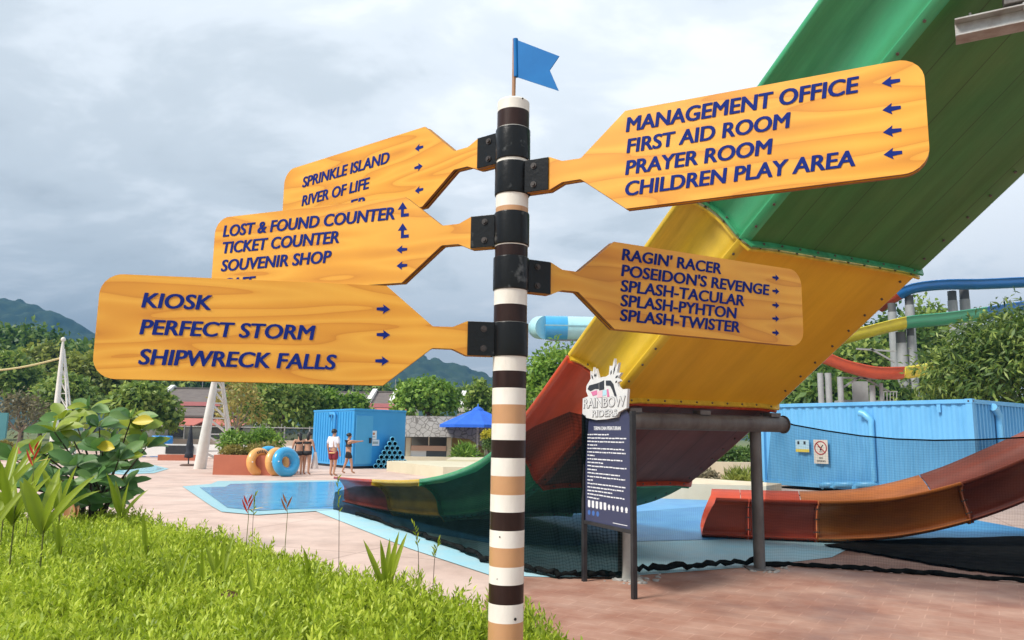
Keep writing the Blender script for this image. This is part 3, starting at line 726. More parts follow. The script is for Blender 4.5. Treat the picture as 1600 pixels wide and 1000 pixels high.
bs_m = mat('flat_black_sheet', (0.006, 0.006, 0.006), 0.95, (0.022, 0.022, 0.02), 6, .8, .4, 25, spec=.05)
mb = MB(); gpx = [(1288, 855), (1335, 864), (1385, 872), (1470, 887), (1540, 897), (1720, 915), (1720, 850), (1600, 842), (1420, 846)]  # flat near-black sheet with a ragged outline, on the ground below the second slide
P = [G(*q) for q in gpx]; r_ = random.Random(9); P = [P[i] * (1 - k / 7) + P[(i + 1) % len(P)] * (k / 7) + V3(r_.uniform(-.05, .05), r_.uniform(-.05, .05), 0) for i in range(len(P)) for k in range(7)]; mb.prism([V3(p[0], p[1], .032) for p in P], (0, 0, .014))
tag(mb.build('ground_sheet', bs_m, loc=tuple(P[0])), 'flat black sheet on the ground below the orange slide', 'ground sheet')
# ================================================================== SAFETY NETS
def net_material(name, dens, col):
    m = bpy.data.materials.new(name); m.use_nodes = True
    n, l = m.node_tree.nodes, m.node_tree.links; b = n['Principled BSDF']
    b.inputs['Base Color'].default_value = (*col, 1); b.inputs['Roughness'].default_value = 1.0; b.inputs['Specular IOR Level'].default_value = 0.0
    t = n.new('ShaderNodeUVMap'); t.uv_map = 'net'
    out = []
    for i in (0, 1):
        sp = n.new('ShaderNodeSeparateXYZ'); l.new(t.outputs[0], sp.inputs[0])
        mu = n.new('ShaderNodeMath'); mu.operation = 'MULTIPLY'; mu.inputs[1].default_value = 34.0 if i == 0 else 30.0; l.new(sp.outputs[i], mu.inputs[0])
        ns_ = n.new('ShaderNodeTexNoise'); ns_.inputs['Scale'].default_value = 1.7; l.new(t.outputs[0], ns_.inputs['Vector'])
        wob = n.new('ShaderNodeMath'); wob.operation = 'MULTIPLY_ADD'; wob.inputs[1].default_value = 3.0 if i == 0 else 1.5; l.new(ns_.outputs['Fac'], wob.inputs[0]); l.new(mu.outputs[0], wob.inputs[2])
        fr = n.new('ShaderNodeMath'); fr.operation = 'FRACT'; l.new(wob.outputs[0], fr.inputs[0])
        mr = n.new('ShaderNodeMapRange'); mr.inputs['From Min'].default_value = 0.2; mr.inputs['From Max'].default_value = 0.5; mr.inputs['To Min'].default_value = 1.0; mr.inputs['To Max'].default_value = 0.0
        l.new(fr.outputs[0], mr.inputs['Value']); out.append(mr)
    mxm = n.new('ShaderNodeMath'); mxm.operation = 'ADD'; l.new(out[0].outputs[0], mxm.inputs[0]); l.new(out[1].outputs[0], mxm.inputs[1])
    ns = n.new('ShaderNodeTexNoise'); ns.inputs['Scale'].default_value = 0.9; ns.inputs['Detail'].default_value = 5; l.new(t.outputs[0], ns.inputs['Vector'])
    a = n.new('ShaderNodeMath'); a.operation = 'MULTIPLY_ADD'; a.inputs[1].default_value = 0.07; l.new(mxm.outputs[0], a.inputs[0])
    nr = n.new('ShaderNodeMapRange'); nr.inputs['From Min'].default_value = .3; nr.inputs['From Max'].default_value = .7; nr.inputs['To Min'].default_value = dens - .14; nr.inputs['To Max'].default_value = dens + .12
    l.new(ns.outputs['Fac'], nr.inputs['Value']); l.new(nr.outputs[0], a.inputs[2])
    cl = n.new('ShaderNodeClamp'); l.new(a.outputs[0], cl.inputs[0]); cl.inputs[2].default_value = .97
    tr = n.new('ShaderNodeBsdfTransparent'); mx_ = n.new('ShaderNodeMixShader')
    l.new(cl.outputs[0], mx_.inputs[0]); l.new(tr.outputs[0], mx_.inputs[1]); l.new(b.outputs[0], mx_.inputs[2])
    l.new(mx_.outputs[0], n['Material Output'].inputs['Surface'])
    return m
def net(parent, pairs, m, name='mesh', sub=10, vs=8, wav=.03, seed=0):
    """pairs of (bottom, top) points along the run -> a rippling sheet."""
    B = [np.asarray(p[0], float) for p in pairs]; T = [np.asarray(p[1], float) for p in pairs]
    rows = []; uvs = []; acc = 0; last = None
    cols = []
    for i in range(len(B) - 1):
        for k in range(sub + (1 if i == len(B) - 2 else 0)):
            f = k / sub; cols.append((B[i] * (1 - f) + B[i + 1] * f, T[i] * (1 - f) + T[i + 1] * f))
    for j in range(vs + 1):
        g = j / vs; r = []
        for i, (b, t) in enumerate(cols):
            p = b * (1 - g) + t * g
            nn = mnoise.noise(Vector((i * .35, g * 1.5, seed))) * wav * math.sin(math.pi * min(1, g + .15))
            r.append(p + V3(nn * .4, nn, nn * .3 if 0 < j < vs else 0))
        rows.append(r)
    mb = MB(); mb.grid(rows); o = mb.build(name, m, parent, normals=False)
    me = o.data; uv = me.uv_layers.new(name='net'); U = [0.0]
    for i in range(1, len(cols)): U.append(U[-1] + np.linalg.norm(cols[i][0] - cols[i - 1][0]))
    nc = len(cols)
    for lp in me.loops:
        vi = lp.vertex_index; uv.data[lp.index].uv = (U[vi % nc], (vi // nc) / vs * 1.7)
    return o
netd = net_material('dark_green_shade_net', .72, (0.004, 0.009, 0.009)); netl = net_material('thin_blue_shade_net', .36, (0.004, 0.008, 0.012))
netf = net_material('thin_black_shade_net', .20, (0.012, 0.016, 0.018))
def lip(s, drop=.06, out=.02):
    c, t, nu = fr1(s); return c + pp1 * (-.33 - out) + nu * (.60 - drop)
foldm = mat('bunched_black_netting', (0.005, 0.006, 0.006), 0.95, (0.02, 0.022, 0.021), 12, .8, .6, 18, spec=.05)
nl = thing('safety_net', tuple(G(870, 905)), 'dark safety net hanging from the slide lip to the ground left of the notice board', 'safety net')
gp = lambda x, y: G(x, y)
prs = [(gp(520, 798), lip(9.9, .30)), (gp(560, 808), lip(8.4, .12)), (gp(605, 822), lip(6.9, .08)), (gp(660, 842), lip(5.2, .07)), (gp(715, 862), lip(3.7, .08)), (gp(755, 880), lip(2.5, .09)), (gp(800, 892), lip(1.75, .08)), (gp(835, 899), lip(1.25, .09)), (gp(870, 906), lip(.80, .22)), (gp(900, 906), lip(.45, .38)), (gp(935, 906), lip(.12, .56, .06)), (gp(972, 907), V3(1.27, 8.76, 1.74))]
net(nl, prs, netd, 'mesh', wav=.10, vs=10)
fb = MB(); pts = []
for i in range(1, len(prs) - 1):
    for k in range(6): pts.append(prs[i][0] * (1 - k / 6) + prs[i + 1][0] * (k / 6) + V3(rnd.uniform(-.04, .04), rnd.uniform(-.05, .05), .05 + rnd.uniform(0, .035)))
fb.tube(pts, [.028 + rnd.uniform(-.01, .012) for _ in pts], 9); fb.build('bunched_hem', foldm, nl)
nr_ = thing('safety_net', tuple(G(1300, 888)), 'thin dark safety net sagging across the view of the blue container', 'safety net')
xr = [(990, 905, 995, 668), (1090, 897, 1090, 790), (1187, 888, 1188, 786)]
yb_ = G(1187, 889)[1]
rt = [(1187, 888, 1206, 652, 9.75), (1240, 886, 1240, 664, 9.7), (1290, 889, 1290, 673, 9.6), (1345, 893, 1345, 681, 9.5), (1400, 897, 1400, 686, 9.4), (1460, 901, 1460, 688, 9.3), (1530, 907, 1530, 687, 9.2), (1610, 913, 1610, 683, 9.1), (1720, 925, 1720, 672, 8.9)]
net(nr_, [(G(a, b) + V3(0, 0, .02), AY(c_, d_, G(a, b)[1])) for a, b, c_, d_, _ in rt], netl, 'mesh', wav=.05, seed=3)
rp = MB(); rp.tube([AY(c_, d_, G(a, b)[1]) for a, b, c_, d_, _ in rt], .010, 6); rp.build('top_rope', foldm, nr_)
fb = MB(); pts = []
q0 = [G(a, b) for a, b, *_ in rt]
for i in range(len(q0) - 1):
    for k in range(7): pts.append(q0[i] * (1 - k / 7) + q0[i + 1] * (k / 7) + V3(0, rnd.uniform(-.03, .03), .03 + rnd.uniform(0, .02)))
fb.tube(pts, [.028 + rnd.uniform(-.008, .01) for _ in pts], 8); fb.build('bunched_hem', foldm, nr_)
nm = thing('safety_net', tuple(G(1080, 895)), 'low heap of black netting between the two slide columns', 'safety net')
fb = MB(); pts = [G(985 + 200 * k / 26, 903 - 15 * k / 26) + V3(0, .12 + rnd.uniform(-.05, .05), .05 + rnd.uniform(0, .05)) for k in range(27)]
fb.tube(pts, [.03 + rnd.uniform(-.01, .012) for _ in pts], 9); fb.build('bunched_hem', foldm, nm)
net(nm, [(G(985, 903) + V3(0, .1, 0), AY(985, 800, G(985, 903)[1])), (G(1090, 896) + V3(0, .1, 0), AY(1090, 792, G(1090, 896)[1])), (G(1185, 889) + V3(0, .1, 0), AY(1185, 786, G(1185, 889)[1]))], netf, 'mesh', wav=.05, seed=5)

# ================================================================== NOTICE BOARD
NB_L, NB_R = G(913, 910), G(991, 938)
nbd = thing('notice_board', tuple((NB_L + NB_R) / 2), 'dark navy ride rules board with white text on black posts under the slide', 'notice board')
bux = NB_R - NB_L; BW = np.linalg.norm(bux); bux = bux / BW; bnr = np.array([bux[1], -bux[0], 0])
if bnr @ (NB_L - EYE) > 0: bnr = -bnr
zq = lambda px, py: PL(px, py, NB_L, bnr)
ztp = zq(913, 645)[2]; blk = mat('black_frame_paint', (0.012, 0.012, 0.014), 0.4, (0.03, 0.03, 0.032), 10, .7)
for p in (NB_L, NB_R):
    m_ = MB(); m_.box(V3(p[0], p[1], ztp / 2), (.05, .05, ztp), (bux, bnr, V3(0, 0, 1))); m_.build('frame_post', blk, nbd, bevel=.004)
zlo_ = zq(913, 812)[2]
m_ = MB(); m_.box(V3(*((NB_L + NB_R) / 2)[:2], zlo_ - .02), (BW - .05, .045, .04), (bux, bnr, V3(0, 0, 1))); m_.build('bottom_rail', blk, nbd, bevel=.004)
ctr = (NB_L + NB_R) / 2
bp = lambda u, z, d=0.0: V3(ctr[0], ctr[1], z) + bux * u + bnr * d
hw = BW / 2 - .035
pan = round_poly([(-hw, zlo_), (hw, zlo_), (hw, ztp + .03), (-hw, ztp + .03)], [0, 0, .16, .16])
m_ = MB(); m_.prism([bp(u, z, -.006) for u, z in pan], bnr * .012); 
panel = m_.build('panel', mat('navy_sign_panel', (0.036, 0.042, 0.095), 0.45, (0.044, 0.050, 0.11), 5, .7), nbd)
wht = mat('white_print', (0.72, 0.73, 0.76), 0.5)
zh_ = ztp + .03 - zlo_
m_ = MB(); put_text(m_, 'TERMA DAN PERATURAN', bp(0, zlo_ + zh_ * .815, .0065), bux, (0, 0, 1), bnr, width=hw * 1.2, cap=.042, thick=.001, bold=0, shear=0, center=True, strokes=((0, 0), (.04, 0), (-.04, 0))); m_.build('heading', wht, panel)
m_ = MB(); rr = random.Random(4); zt = zlo_ + zh_ * .775
for ln in (0.55, 0.95, .9, .25, .9, .95, .2, .86, .4, .95, .24, .8, .92, .15, .93, .88, .62, .9, .3):
    u = -hw * .9; end = u + ln * hw * 1.82
    while u < end - .01:
        w = min(rr.uniform(.02, .085), end - u); m_.box(bp(u + w / 2, zt + rr.uniform(-.0015, .0015), .007), (w, .001, .0125), (bux, bnr, V3(0, 0, 1))); u += w + .011
    zt -= zh_ * .0315
m_.build('small_print', wht, panel)
for k in range(10):
    m_ = MB(); c_ = bp(-hw * .82 + k * hw * .182, zlo_ + zh_ * .155, .007)
    if k < 5: m_.box(c_, (.05, .001, .07), (bux, bnr, V3(0, 0, 1)))
    else: m_.cyl(c_ - bnr * .0005, c_ + bnr * .0008, .024, 14)
    m_.box(c_ - V3(0, 0, .036 if k < 5 else .026), (.036, .0012, .012), (bux, bnr, V3(0, 0, 1)))
    m_.build('pictogram', wht, panel)
m_ = MB(); m_.box(bp(hw * .55, zlo_ + zh_ * .025, .007), (.3 * hw * 2, .001, .007), (bux, bnr, V3(0, 0, 1))); m_.build('web_line', wht, panel)
for k in range(3):
    m_ = MB(); c_ = bp(-hw * .82 + k * hw * .2, zlo_ + zh_ * .075, .007); m_.cyl(c_ - bnr * .0005, c_ + bnr * .0008, .028, 14)
    m_.build('pictogram', mat('blue_print', (.05, .14, .42), .5), panel)
# logo topper
zb_ = ztp - .01
def blob(pts): return [bp(u, zb_ + z, .012) for u, z in pts]
lw = hw * 1.02
out = [(-lw, .0), (-lw * .8, -.05), (-lw * .35, -.075), (lw * .1, -.07), (lw * .55, -.05), (lw * .62, .0), (lw * .95, .04), (lw, .235), (lw * .72, .235), (lw * .60, .27), (lw * .58, .31), (lw * .70, .325), (lw * .60, .36), (lw * .74, .41), (lw * .56, .415), (lw * .64, .52), (lw * .48, .455), (lw * .46, .57), (lw * .35, .46), (lw * .26, .50), (lw * .22, .405), (lw * .1, .388), (-lw * .05, .388), (-lw * .24, .378), (-lw * .28, .41), (-lw * .36, .49), (-lw * .41, .42), (-lw * .47, .51), (-lw * .51, .42), (-lw * .62, .47), (-lw * .60, .385), (-lw * .80, .31), (-lw * .82, .25), (-lw * .72, .19), (-lw * .98, .17)]
m_ = MB(); m_.prism(blob(out)[::-1], bnr * .03); top_o = m_.build('logo_topper', mat('white_foam_board', (.66, .66, .66), .6, (.56, .56, .57), 8, .6), nbd, label='white cut-out ride logo reading RAINBOW RIDERS')
gm_ = mat('grey_logo_outline', (.22, .22, .24), .6); dk = mat('dark_logo_ink', (.02, .024, .034), .6); pk = mat('pink_logo_ink', (.60, .16, .32), .6)
m_ = MB(); put_text(m_, 'RAINBOW', bp(-lw * .93, zb_ + .055, .0425), bux, (0, 0, 1), bnr, width=lw * 1.86, cap=.118, thick=.004, bold=.03, shear=0)
put_text(m_, 'RIDERS', bp(-lw * .52, zb_ - .045, .0425), bux, (0, 0, 1), bnr, width=lw * 1.1, cap=.08, thick=.004, bold=.03, shear=0)
m_.build('logo_lettering', gm_, top_o)
m_ = MB(); put_text(m_, 'RAINBOW', bp(-lw * .915, zb_ + .063, .0475), bux, (0, 0, 1), bnr, width=lw * 1.83, cap=.104, thick=.003, bold=-.004, shear=0)
put_text(m_, 'RIDERS', bp(-lw * .51, zb_ - .039, .0475), bux, (0, 0, 1), bnr, width=lw * 1.08, cap=.069, thick=.003, bold=-.004, shear=0)
m_.build('logo_lettering', MATS['white_foam_board'], top_o)
def inkshape(pts, m__, nm_='logo_emblem'):
    b_ = MB(); b_.prism([bp(u * lw, zb_ + z, .0425) for u, z in pts], bnr * .003); b_.build(nm_, m__, top_o)
inkshape([(-.74, .27), (-.66, .31), (-.3, .325), (-.22, .33), (-.22, .26), (-.4, .265), (-.6, .245)], dk)
inkshape([(.1, .345), (.3, .34), (.42, .30), (.5, .22), (.56, .17), (.47, .17), (.38, .235), (.28, .285), (.1, .29)], dk)
inkshape([(-.2, .33), (.02, .35), (.02, .25), (-.2, .245)], dk)
inkshape([(-.58, .235), (-.3, .25), (-.3, .20), (-.5, .19)], pk); inkshape([(-.27, .235), (-.06, .24), (-.06, .17), (-.3, .165)], mat('pale_pink_logo_ink', (.72, .45, .52), .6)); inkshape([(-.04, .24), (.12, .245), (.12, .19), (-.04, .18)], mat('pale_blue_logo_ink', (.38, .62, .72), .6)); inkshape([(.14, .25), (.2, .25), (.25, .17), (.16, .165)], pk)
for u0, z0, u1, z1 in ((-.56, .43, -.48, .37), (-.42, .40, -.4, .435), (-.36, .39, -.34, .44), (.3, .40, .35, .45), (.42, .40, .50, .50), (.5, .36, .63, .385), (.5, .31, .58, .33)):
    d_ = np.array([u1 - u0, (z1 - z0) / lw]); d_ /= np.linalg.norm(d_); w_ = np.array([-d_[1], d_[0]]) * .026
    inkshape([(u0, z0), ((u0 + u1) / 2 + w_[0], (z0 + z1) / 2 + w_[1] * lw), (u1, z1), ((u0 + u1) / 2 - w_[0], (z0 + z1) / 2 - w_[1] * lw)], dk)

# ================================================================== BLUE CONTAINER (right)
blue_m = mat('sky_blue_container_paint', (0.13, 0.40, 0.68), 0.5, (0.075, 0.30, 0.56), 1.6, 0.8, 0.06, 12, stretch=(1, 1, .3), lo=.5, hi=.75)
def container(root, corner, dl, L, dr, Wd, H, base=.12):
    dl = V3(*dl, 0); dl /= np.linalg.norm(dl); dr = V3(*dr, 0); dr /= np.linalg.norm(dr); C0 = V3(*corner, 0)
    up = V3(0, 0, 1)
    def corr(p0, d, length, out, pitch=.278, depth=.036):
        pts = [(.07, 0)]; x = .12
        while x < length - .12:
            for fx_, dd in ((0, 0), (.07, 0), (.139, depth), (.209, depth)):
                if x + fx_ < length - .10: pts.append((x + fx_, -dd))
            x += pitch
        pts.append((length - .07, 0)); mb = MB(); rows = [[p0 + d * a + out * (b - .015) + up * z for a, b in pts] for z in (base + .12, base + H - .1)]
        mb.grid(rows, 0, False); return mb
    oL = -dr; oR = -dl
    body = corr(C0, dl, L, oL); b2 = corr(C0, dr, Wd, oR, .22, .045); body.add(b2.v, b2.f)
    b3 = corr(C0 + dr * Wd, dl, L, dr); body.add(b3.v, b3.f); b4 = corr(C0 + dl * L, dr, Wd, dl); body.add(b4.v, b4.f)
    rf = [C0, C0 + dl * L, C0 + dl * L + dr * Wd, C0 + dr * Wd]
    body.prism([p + up * (base + H - .03) + (C0 + dl * L / 2 + dr * Wd / 2 - p) * .004 for p in rf], up * .012)
    body.build('corrugated_walls', blue_m, root, normals=False)
    fr = MB()
    for z, hh in ((base + .06, .14), (base + H - .06, .11)):
        for p, q in ((rf[0], rf[1]), (rf[1], rf[2]), (rf[2], rf[3]), (rf[3], rf[0])):
            d = (q - p) / np.linalg.norm(q - p); fr.bar(p + d * .08 + up * z, q - d * .08 + up * z, .06, hh)
    fr.build('frame_rails', blue_m, root, bevel=.006)
    for p in rf:
        m_ = MB(); m_.box(p + up * (base + H / 2), (.17, .17, H - .24), (dl, dr, up)); 
        for z in (base + .06, base + H - .06): m_.box(p + up * z, (.19, .19, .125), (dl, dr, up))
        m_.build('corner_post', blue_m, root, bevel=.008)
        for o_ in (oL, oR): m_ = MB(); m_.cyl(p + up * (base + H - .06) + o_ * .094, p + up * (base + H - .06) + o_ * .098, .026, 12); m_.build('corner_hole', core_m, root)
    return dl, dr, oL, oR, C0
cc = thing('shipping_container', (12.39, 20.8, 0), 'sky blue corrugated shipping container behind the orange slide', 'container')
dl, dr, oL, oR, C0 = container(cc, (12.39, 20.8), (8.60 - 12.39, 25.9 - 20.8), 6.55, (.80, .60), 4.9, 2.62)
blue_pipe = mat('blue_pvc_pipe', (0.12, 0.40, 0.70), 0.35, (0.17, 0.48, 0.74), 5, .7)
def on_long(px, py, out=.0): return PL(px, py, C0 + oL * out, oL)
def on_end(px, py, out=.0): return PL(px, py, C0 + oR * out, oR)
def vent(face, pt, outv, dirv, zlow, ang_dir):
    m_ = MB(); p = pt + outv * .06
    pts = [p * 1.0]; pts[0][2] = zlow; top = p.copy()
    pts.append(top - V3(0, 0, .32)); pts.append(top - V3(0, 0, .16)); 
    pts += [top + ang_dir * .10 - V3(0, 0, .07), top + ang_dir * .20 + V3(0, 0, .02), top + ang_dir * .34 + V3(0, 0, .06)]
    m_.tube(pts, [.085, .085, .095, .10, .10, .105], 14); m_.build('vent_pipe', blue_pipe, cc)
vent(0, on_long(1362, 648), oL, dl, .4, dl)
vent(1, on_end(1556, 640), oR, dr, .4, -dr)
m_ = MB()
for (xa, xb) in ((1283, 1303), (1301, 1333), (1335, 1365)):
    a = on_long(xa, 757, .14); b = on_long(xb, 757, .14); a0 = a.copy(); a0[2] = .15
    m_ = MB(); m_.tube([a0, a - V3(0, 0, .08), a + (b - a) * .2, b, b - oL * .2], .085, 12); m_.build('water_pipe', blue_pipe, cc)
m_ = MB(); p = on_long(1467, 638, .03); m_.box(p, (.10, .05, .22), (dl, dr, V3(0, 0, 1))); m_.build('vent_box', blue_m, cc)
def plate(root, cpx, wpx, face, m1, name, out=.045):
    (x0, y0, x1, y1) = cpx; a = face(x0, y0, out); b = face(x1, y0, out); c_ = face(x0, y1, out)
    return a, (b - a), (c_ - a)
a, du, dv_ = plate(cc, (1271, 687, 1293, 724), 0, on_long, None, 'x')
du[2] = 0; dv_ = V3(0, 0, dv_[2]); un = du / np.linalg.norm(du)
ws = mat('off_white_sign_plate', (.72, .68, .60), .5, (.60, .54, .46), 6, .5)
m_ = MB(); m_.prism([a, a + du, a + du + dv_, a + dv_], oL * .01); sp_ = m_.build('warning_sign', ws, cc, label='off-white NO DIVING sign with red prohibition circle')
cc_ = a + du * .5 + dv_ * .34 + oL * .012; R_ = abs(dv_[2]) * .27
m_ = MB(); m_.tube([cc_ + (un * math.cos(t) + V3(0, 0, 1) * math.sin(t)) * R_ for t in np.linspace(0, 2 * math.pi, 25)[:-1]], R_ * .09, 6, closed=True)
m_.bar(cc_ + un * -R_ * .68 + V3(0, 0, R_ * .68), cc_ + un * R_ * .68 - V3(0, 0, R_ * .68), R_ * .16, .004, up=oL); m_.build('prohibition_ring', mat('sign_red', (.42, .045, .05), .5), sp_)
m_ = MB(); m_.bar(cc_ + un * -R_ * .4 + V3(0, 0, R_ * .3), cc_ + un * R_ * .05 - V3(0, 0, R_ * .1), R_ * .22, .003, up=oL); m_.bar(cc_ + un * R_ * .02 - V3(0, 0, R_ * .05), cc_ + un * R_ * .4 + V3(0, 0, R_ * .45), R_ * .16, .003, up=oL)
m_.cyl(cc_ - V3(0, 0, R_ * .28), cc_ - V3(0, 0, R_ * .28) + oL * .003, R_ * .16, 10); m_.bar(cc_ + un * -R_ * .3 - V3(0, 0, R_ * .6), cc_ + un * R_ * .3 - V3(0, 0, R_ * .6), R_ * .07, .003, up=oL); m_.build('diver_symbol', dk, sp_)
m_ = MB(); w_ = np.linalg.norm(du)
put_text(m_, 'NO', a + du * .5 + dv_ * .80 + oL * .0105, un, (0, 0, 1), oL, width=w_ * .26, cap=abs(dv_[2]) * .08, bold=.03, shear=0, center=True)
put_text(m_, 'DIVING', a + du * .5 + dv_ * .93 + oL * .0105, un, (0, 0, 1), oL, width=w_ * .6, cap=abs(dv_[2]) * .08, bold=.03, shear=0, center=True); m_.build('lettering', dk, sp_)
a, du, dv_ = plate(cc, (1243, 687, 1264, 706), 0, on_long, None, 'x'); du[2] = 0; dv_ = V3(0, 0, dv_[2]); un = du / np.linalg.norm(du)
m_ = MB(); m_.prism([a, a + du, a + du + dv_, a + dv_], oL * .01); sp_ = m_.build('depth_sign', mat('pale_blue_sign_plate', (.46, .68, .80), .5), cc, label='small pale blue and yellow sign plate')
m_ = MB(); m_.prism([a + dv_ * .76 + oL * .0105, a + du + dv_ * .76 + oL * .0105, a + du + dv_ + oL * .0105, a + dv_ + oL * .0105], oL * .002); m_.build('yellow_band', mat('sign_yellow', (.72, .58, .10), .5), sp_)
m_ = MB()
for f_ in (.22, .68): m_.box(a + du * f_ + dv_ * .25 + oL * .012, (.07, .004, .1), (un, oL, V3(0, 0, 1)))
m_.build('swimmer_symbols', dk, sp_)
# cream planter wall, hedge and shrubs left of the container
cream = mat('cream_render', (0.66, 0.56, 0.40), 0.8, (0.55, 0.45, 0.31), 1.5, .8, .15, 20)
pw = MB(); A, B = G(1040, 781), G(1192, 786); pw.prism([V3(A[0] - 3.4, A[1] + 3.6, 0), V3(A[0], A[1] + .1, 0), V3(B[0] + .1, B[1], 0), V3(B[0] + .9, B[1] + 1.2, 0), V3(A[0] - .2, A[1] + 5.0, 0)], (0, 0, .42)); pw.build('planter_wall', cream, loc=tuple(A)); tag(bpy.data.objects['planter_wall'], 'cream rendered planter wall on the far side of the blue pool', 'wall')
pw = MB(); A2, B2 = AY(1085, 748, 27.5), AY(1192, 749, 27.5); pw.box(V3((A2[0] + B2[0]) / 2, 27.6, .38), (B2[0] - A2[0] + 3, .35, .76)); o = pw.build('garden_wall', cream, loc=(A2[0], 27.6, 0)); tag(o, 'upper cream garden wall in front of the dark hedge', 'wall')

# ================================================================== BACKGROUND, LEFT
def boxpx(mb, x0, x1, ytop, ybot, Y, depth, mi=0):
    a = AY(x0, ybot, Y); b = AY(x1, ytop, Y)
    mb.box(((a[0] + b[0]) / 2, Y + depth / 2, (a[2] + b[2]) / 2), (abs(b[0] - a[0]), depth, abs(b[2] - a[2])), mi=mi); return mb
UPZ = V3(0, 0, 1)
def unit(a): return a / (np.linalg.norm(a, axis=-1, keepdims=True) + 1e-9)
# blue cabin
cab_m = mat('cabin_blue_paint', (0.035, 0.29, 0.62), 0.45, (0.05, 0.33, 0.66), 1.0, .8, .04, 10)
cn = G(550, 733); cl_ = V3(-9.75, 38.4, 0); crr = V3(-4.98, 36.8, 0)
cabin = thing('cabin', tuple(cn), 'blue metal cabin with white sign plates beside the pipe stack', 'cabin')
hL = 2.55; base_z = .12
def wallbox(root, p, q, t_, z0, z1, m_, name):
    mb = MB(); d = (q - p) / np.linalg.norm(q - p); nrm_ = np.array([d[1], -d[0], 0]); 
    mb.prism([p, q, q - nrm_ * t_, p - nrm_ * t_], UPZ * (z1 - z0)); mb.v = [(x, y, z + z0) for x, y, z in mb.v]; return mb.build(name, m_, root, bevel=.01)
bk = cl_ + (crr - cn)
mb = MB(); mb.prism([cn, crr, bk, cl_], UPZ * (hL - .1)); mb.v = [(x, y, z + base_z) for x, y, z in mb.v]
# vertical ribs of the sheet metal on the left face
dlf = (cl_ - cn) / np.linalg.norm(cl_ - cn); nlf = np.array([dlf[1], -dlf[0], 0]); nlf = nlf if nlf[1] < 0 else -nlf
LL = np.linalg.norm(cl_ - cn)
for k in range(1, int(LL / .3)): mb.bar(cn + dlf * k * .3 + nlf * .012 + UPZ * (base_z + .1), cn + dlf * k * .3 + nlf * .012 + UPZ * (base_z + hL - .15), .05, .03, up=nlf)
mb.build('wall', cab_m, cabin)
mb = MB(); cc0 = (cn + crr + bk + cl_) / 4
mb.prism([p + (p - cc0) * .015 + UPZ * (base_z + hL - .1) for p in (cn, crr, bk, cl_)], UPZ * .09); mb.build('roof', cab_m, cabin, bevel=.01)
drf = (crr - cn) / np.linalg.norm(crr - cn); nrf = np.array([drf[1], -drf[0], 0]); nrf = nrf if nrf @ (cn - EYE) < 0 else -nrf
cf = lambda px, py, o=.02: PL(px, py, cn + nrf * o, nrf)
LR = np.linalg.norm(crr - cn)
mb = MB(); d0, d1 = cn + drf * .10 + nrf * .02, cn + drf * 1.05 + nrf * .02
mb.bar((d0 + UPZ * 1.28), (d1 + UPZ * 1.28), .05, 2.15); dr_o = mb.build('door', mat('cabin_door_paint', (0.07, 0.36, 0.66), .4, (.09, .40, .7), 2, .6), cabin, bevel=.015)
mb = MB(); p = d1 - drf * .15 + nrf * .05 + UPZ * 1.25; mb.box(p, (.10, .08, .24), (drf, nrf, UPZ)); mb.build('door_handle', dk, dr_o)
mb = MB(); mb.tube([cn + dlf * 1.9 + nlf * .12 + UPZ * .9, cn + dlf * 1.9 + nlf * .12 + UPZ * 2.35, cn + dlf * 1.95 + nlf * .12 + UPZ * 2.45, cn + dlf * 2.5 + nlf * .12 + UPZ * 2.45, cn + dlf * 2.55 + nlf * .12 + UPZ * 2.3], .07, 8); mb.build('vent_pipe', cab_m, cabin)
wsp = mat('white_sign_plate', (.74, .76, .76), .45)
def plate_r(x0, y0, x1, y1, name):
    a = cf(x0, y0); b = cf(x1, y0); c = cf(x0, y1); mb = MB(); w = b - a; w[2] = 0; h = V3(0, 0, c[2] - a[2]); mb.prism([a, a + w, a + w + h, a + h], nrf * .015); o = mb.build(name, wsp, cabin); return a + nrf * .0155, w, h, o
a, w, h, o_ = plate_r(579.5, 673, 588.5, 686.5, 'sign_plate'); mb = MB(); mb.cyl(a + w * .5 + h * .35, a + w * .5 + h * .35 + nrf * .004, abs(h[2]) * .16, 12); mb.build('emblem', mat('sign_orange', (.5, .2, .08), .5), o_)
mb = MB(); mb.bar(a + w * .25 + h * .7, a + w * .75 + h * .7, .05, .004, up=nrf); mb.build('printed_line', mat('grey_print', (.35, .38, .38), .6), o_)
a, w, h, o_ = plate_r(567.5, 687, 592.5, 696.5, 'sign_plate'); mb = MB()
for f0, f1 in ((.08, .42), (.58, .92)): mb.bar(a + w * f0 + h * .5, a + w * f1 + h * .5, abs(h[2]) * .4, .004, up=nrf)
mb.build('printed_line', mat('grey_print', (.35, .38, .38), .6), o_)
mb = MB(); mb.prism([p + (cc0 - p) * .04 for p in (cn, crr, bk, cl_)], UPZ * .14); mb.build('skid', dk, cabin)
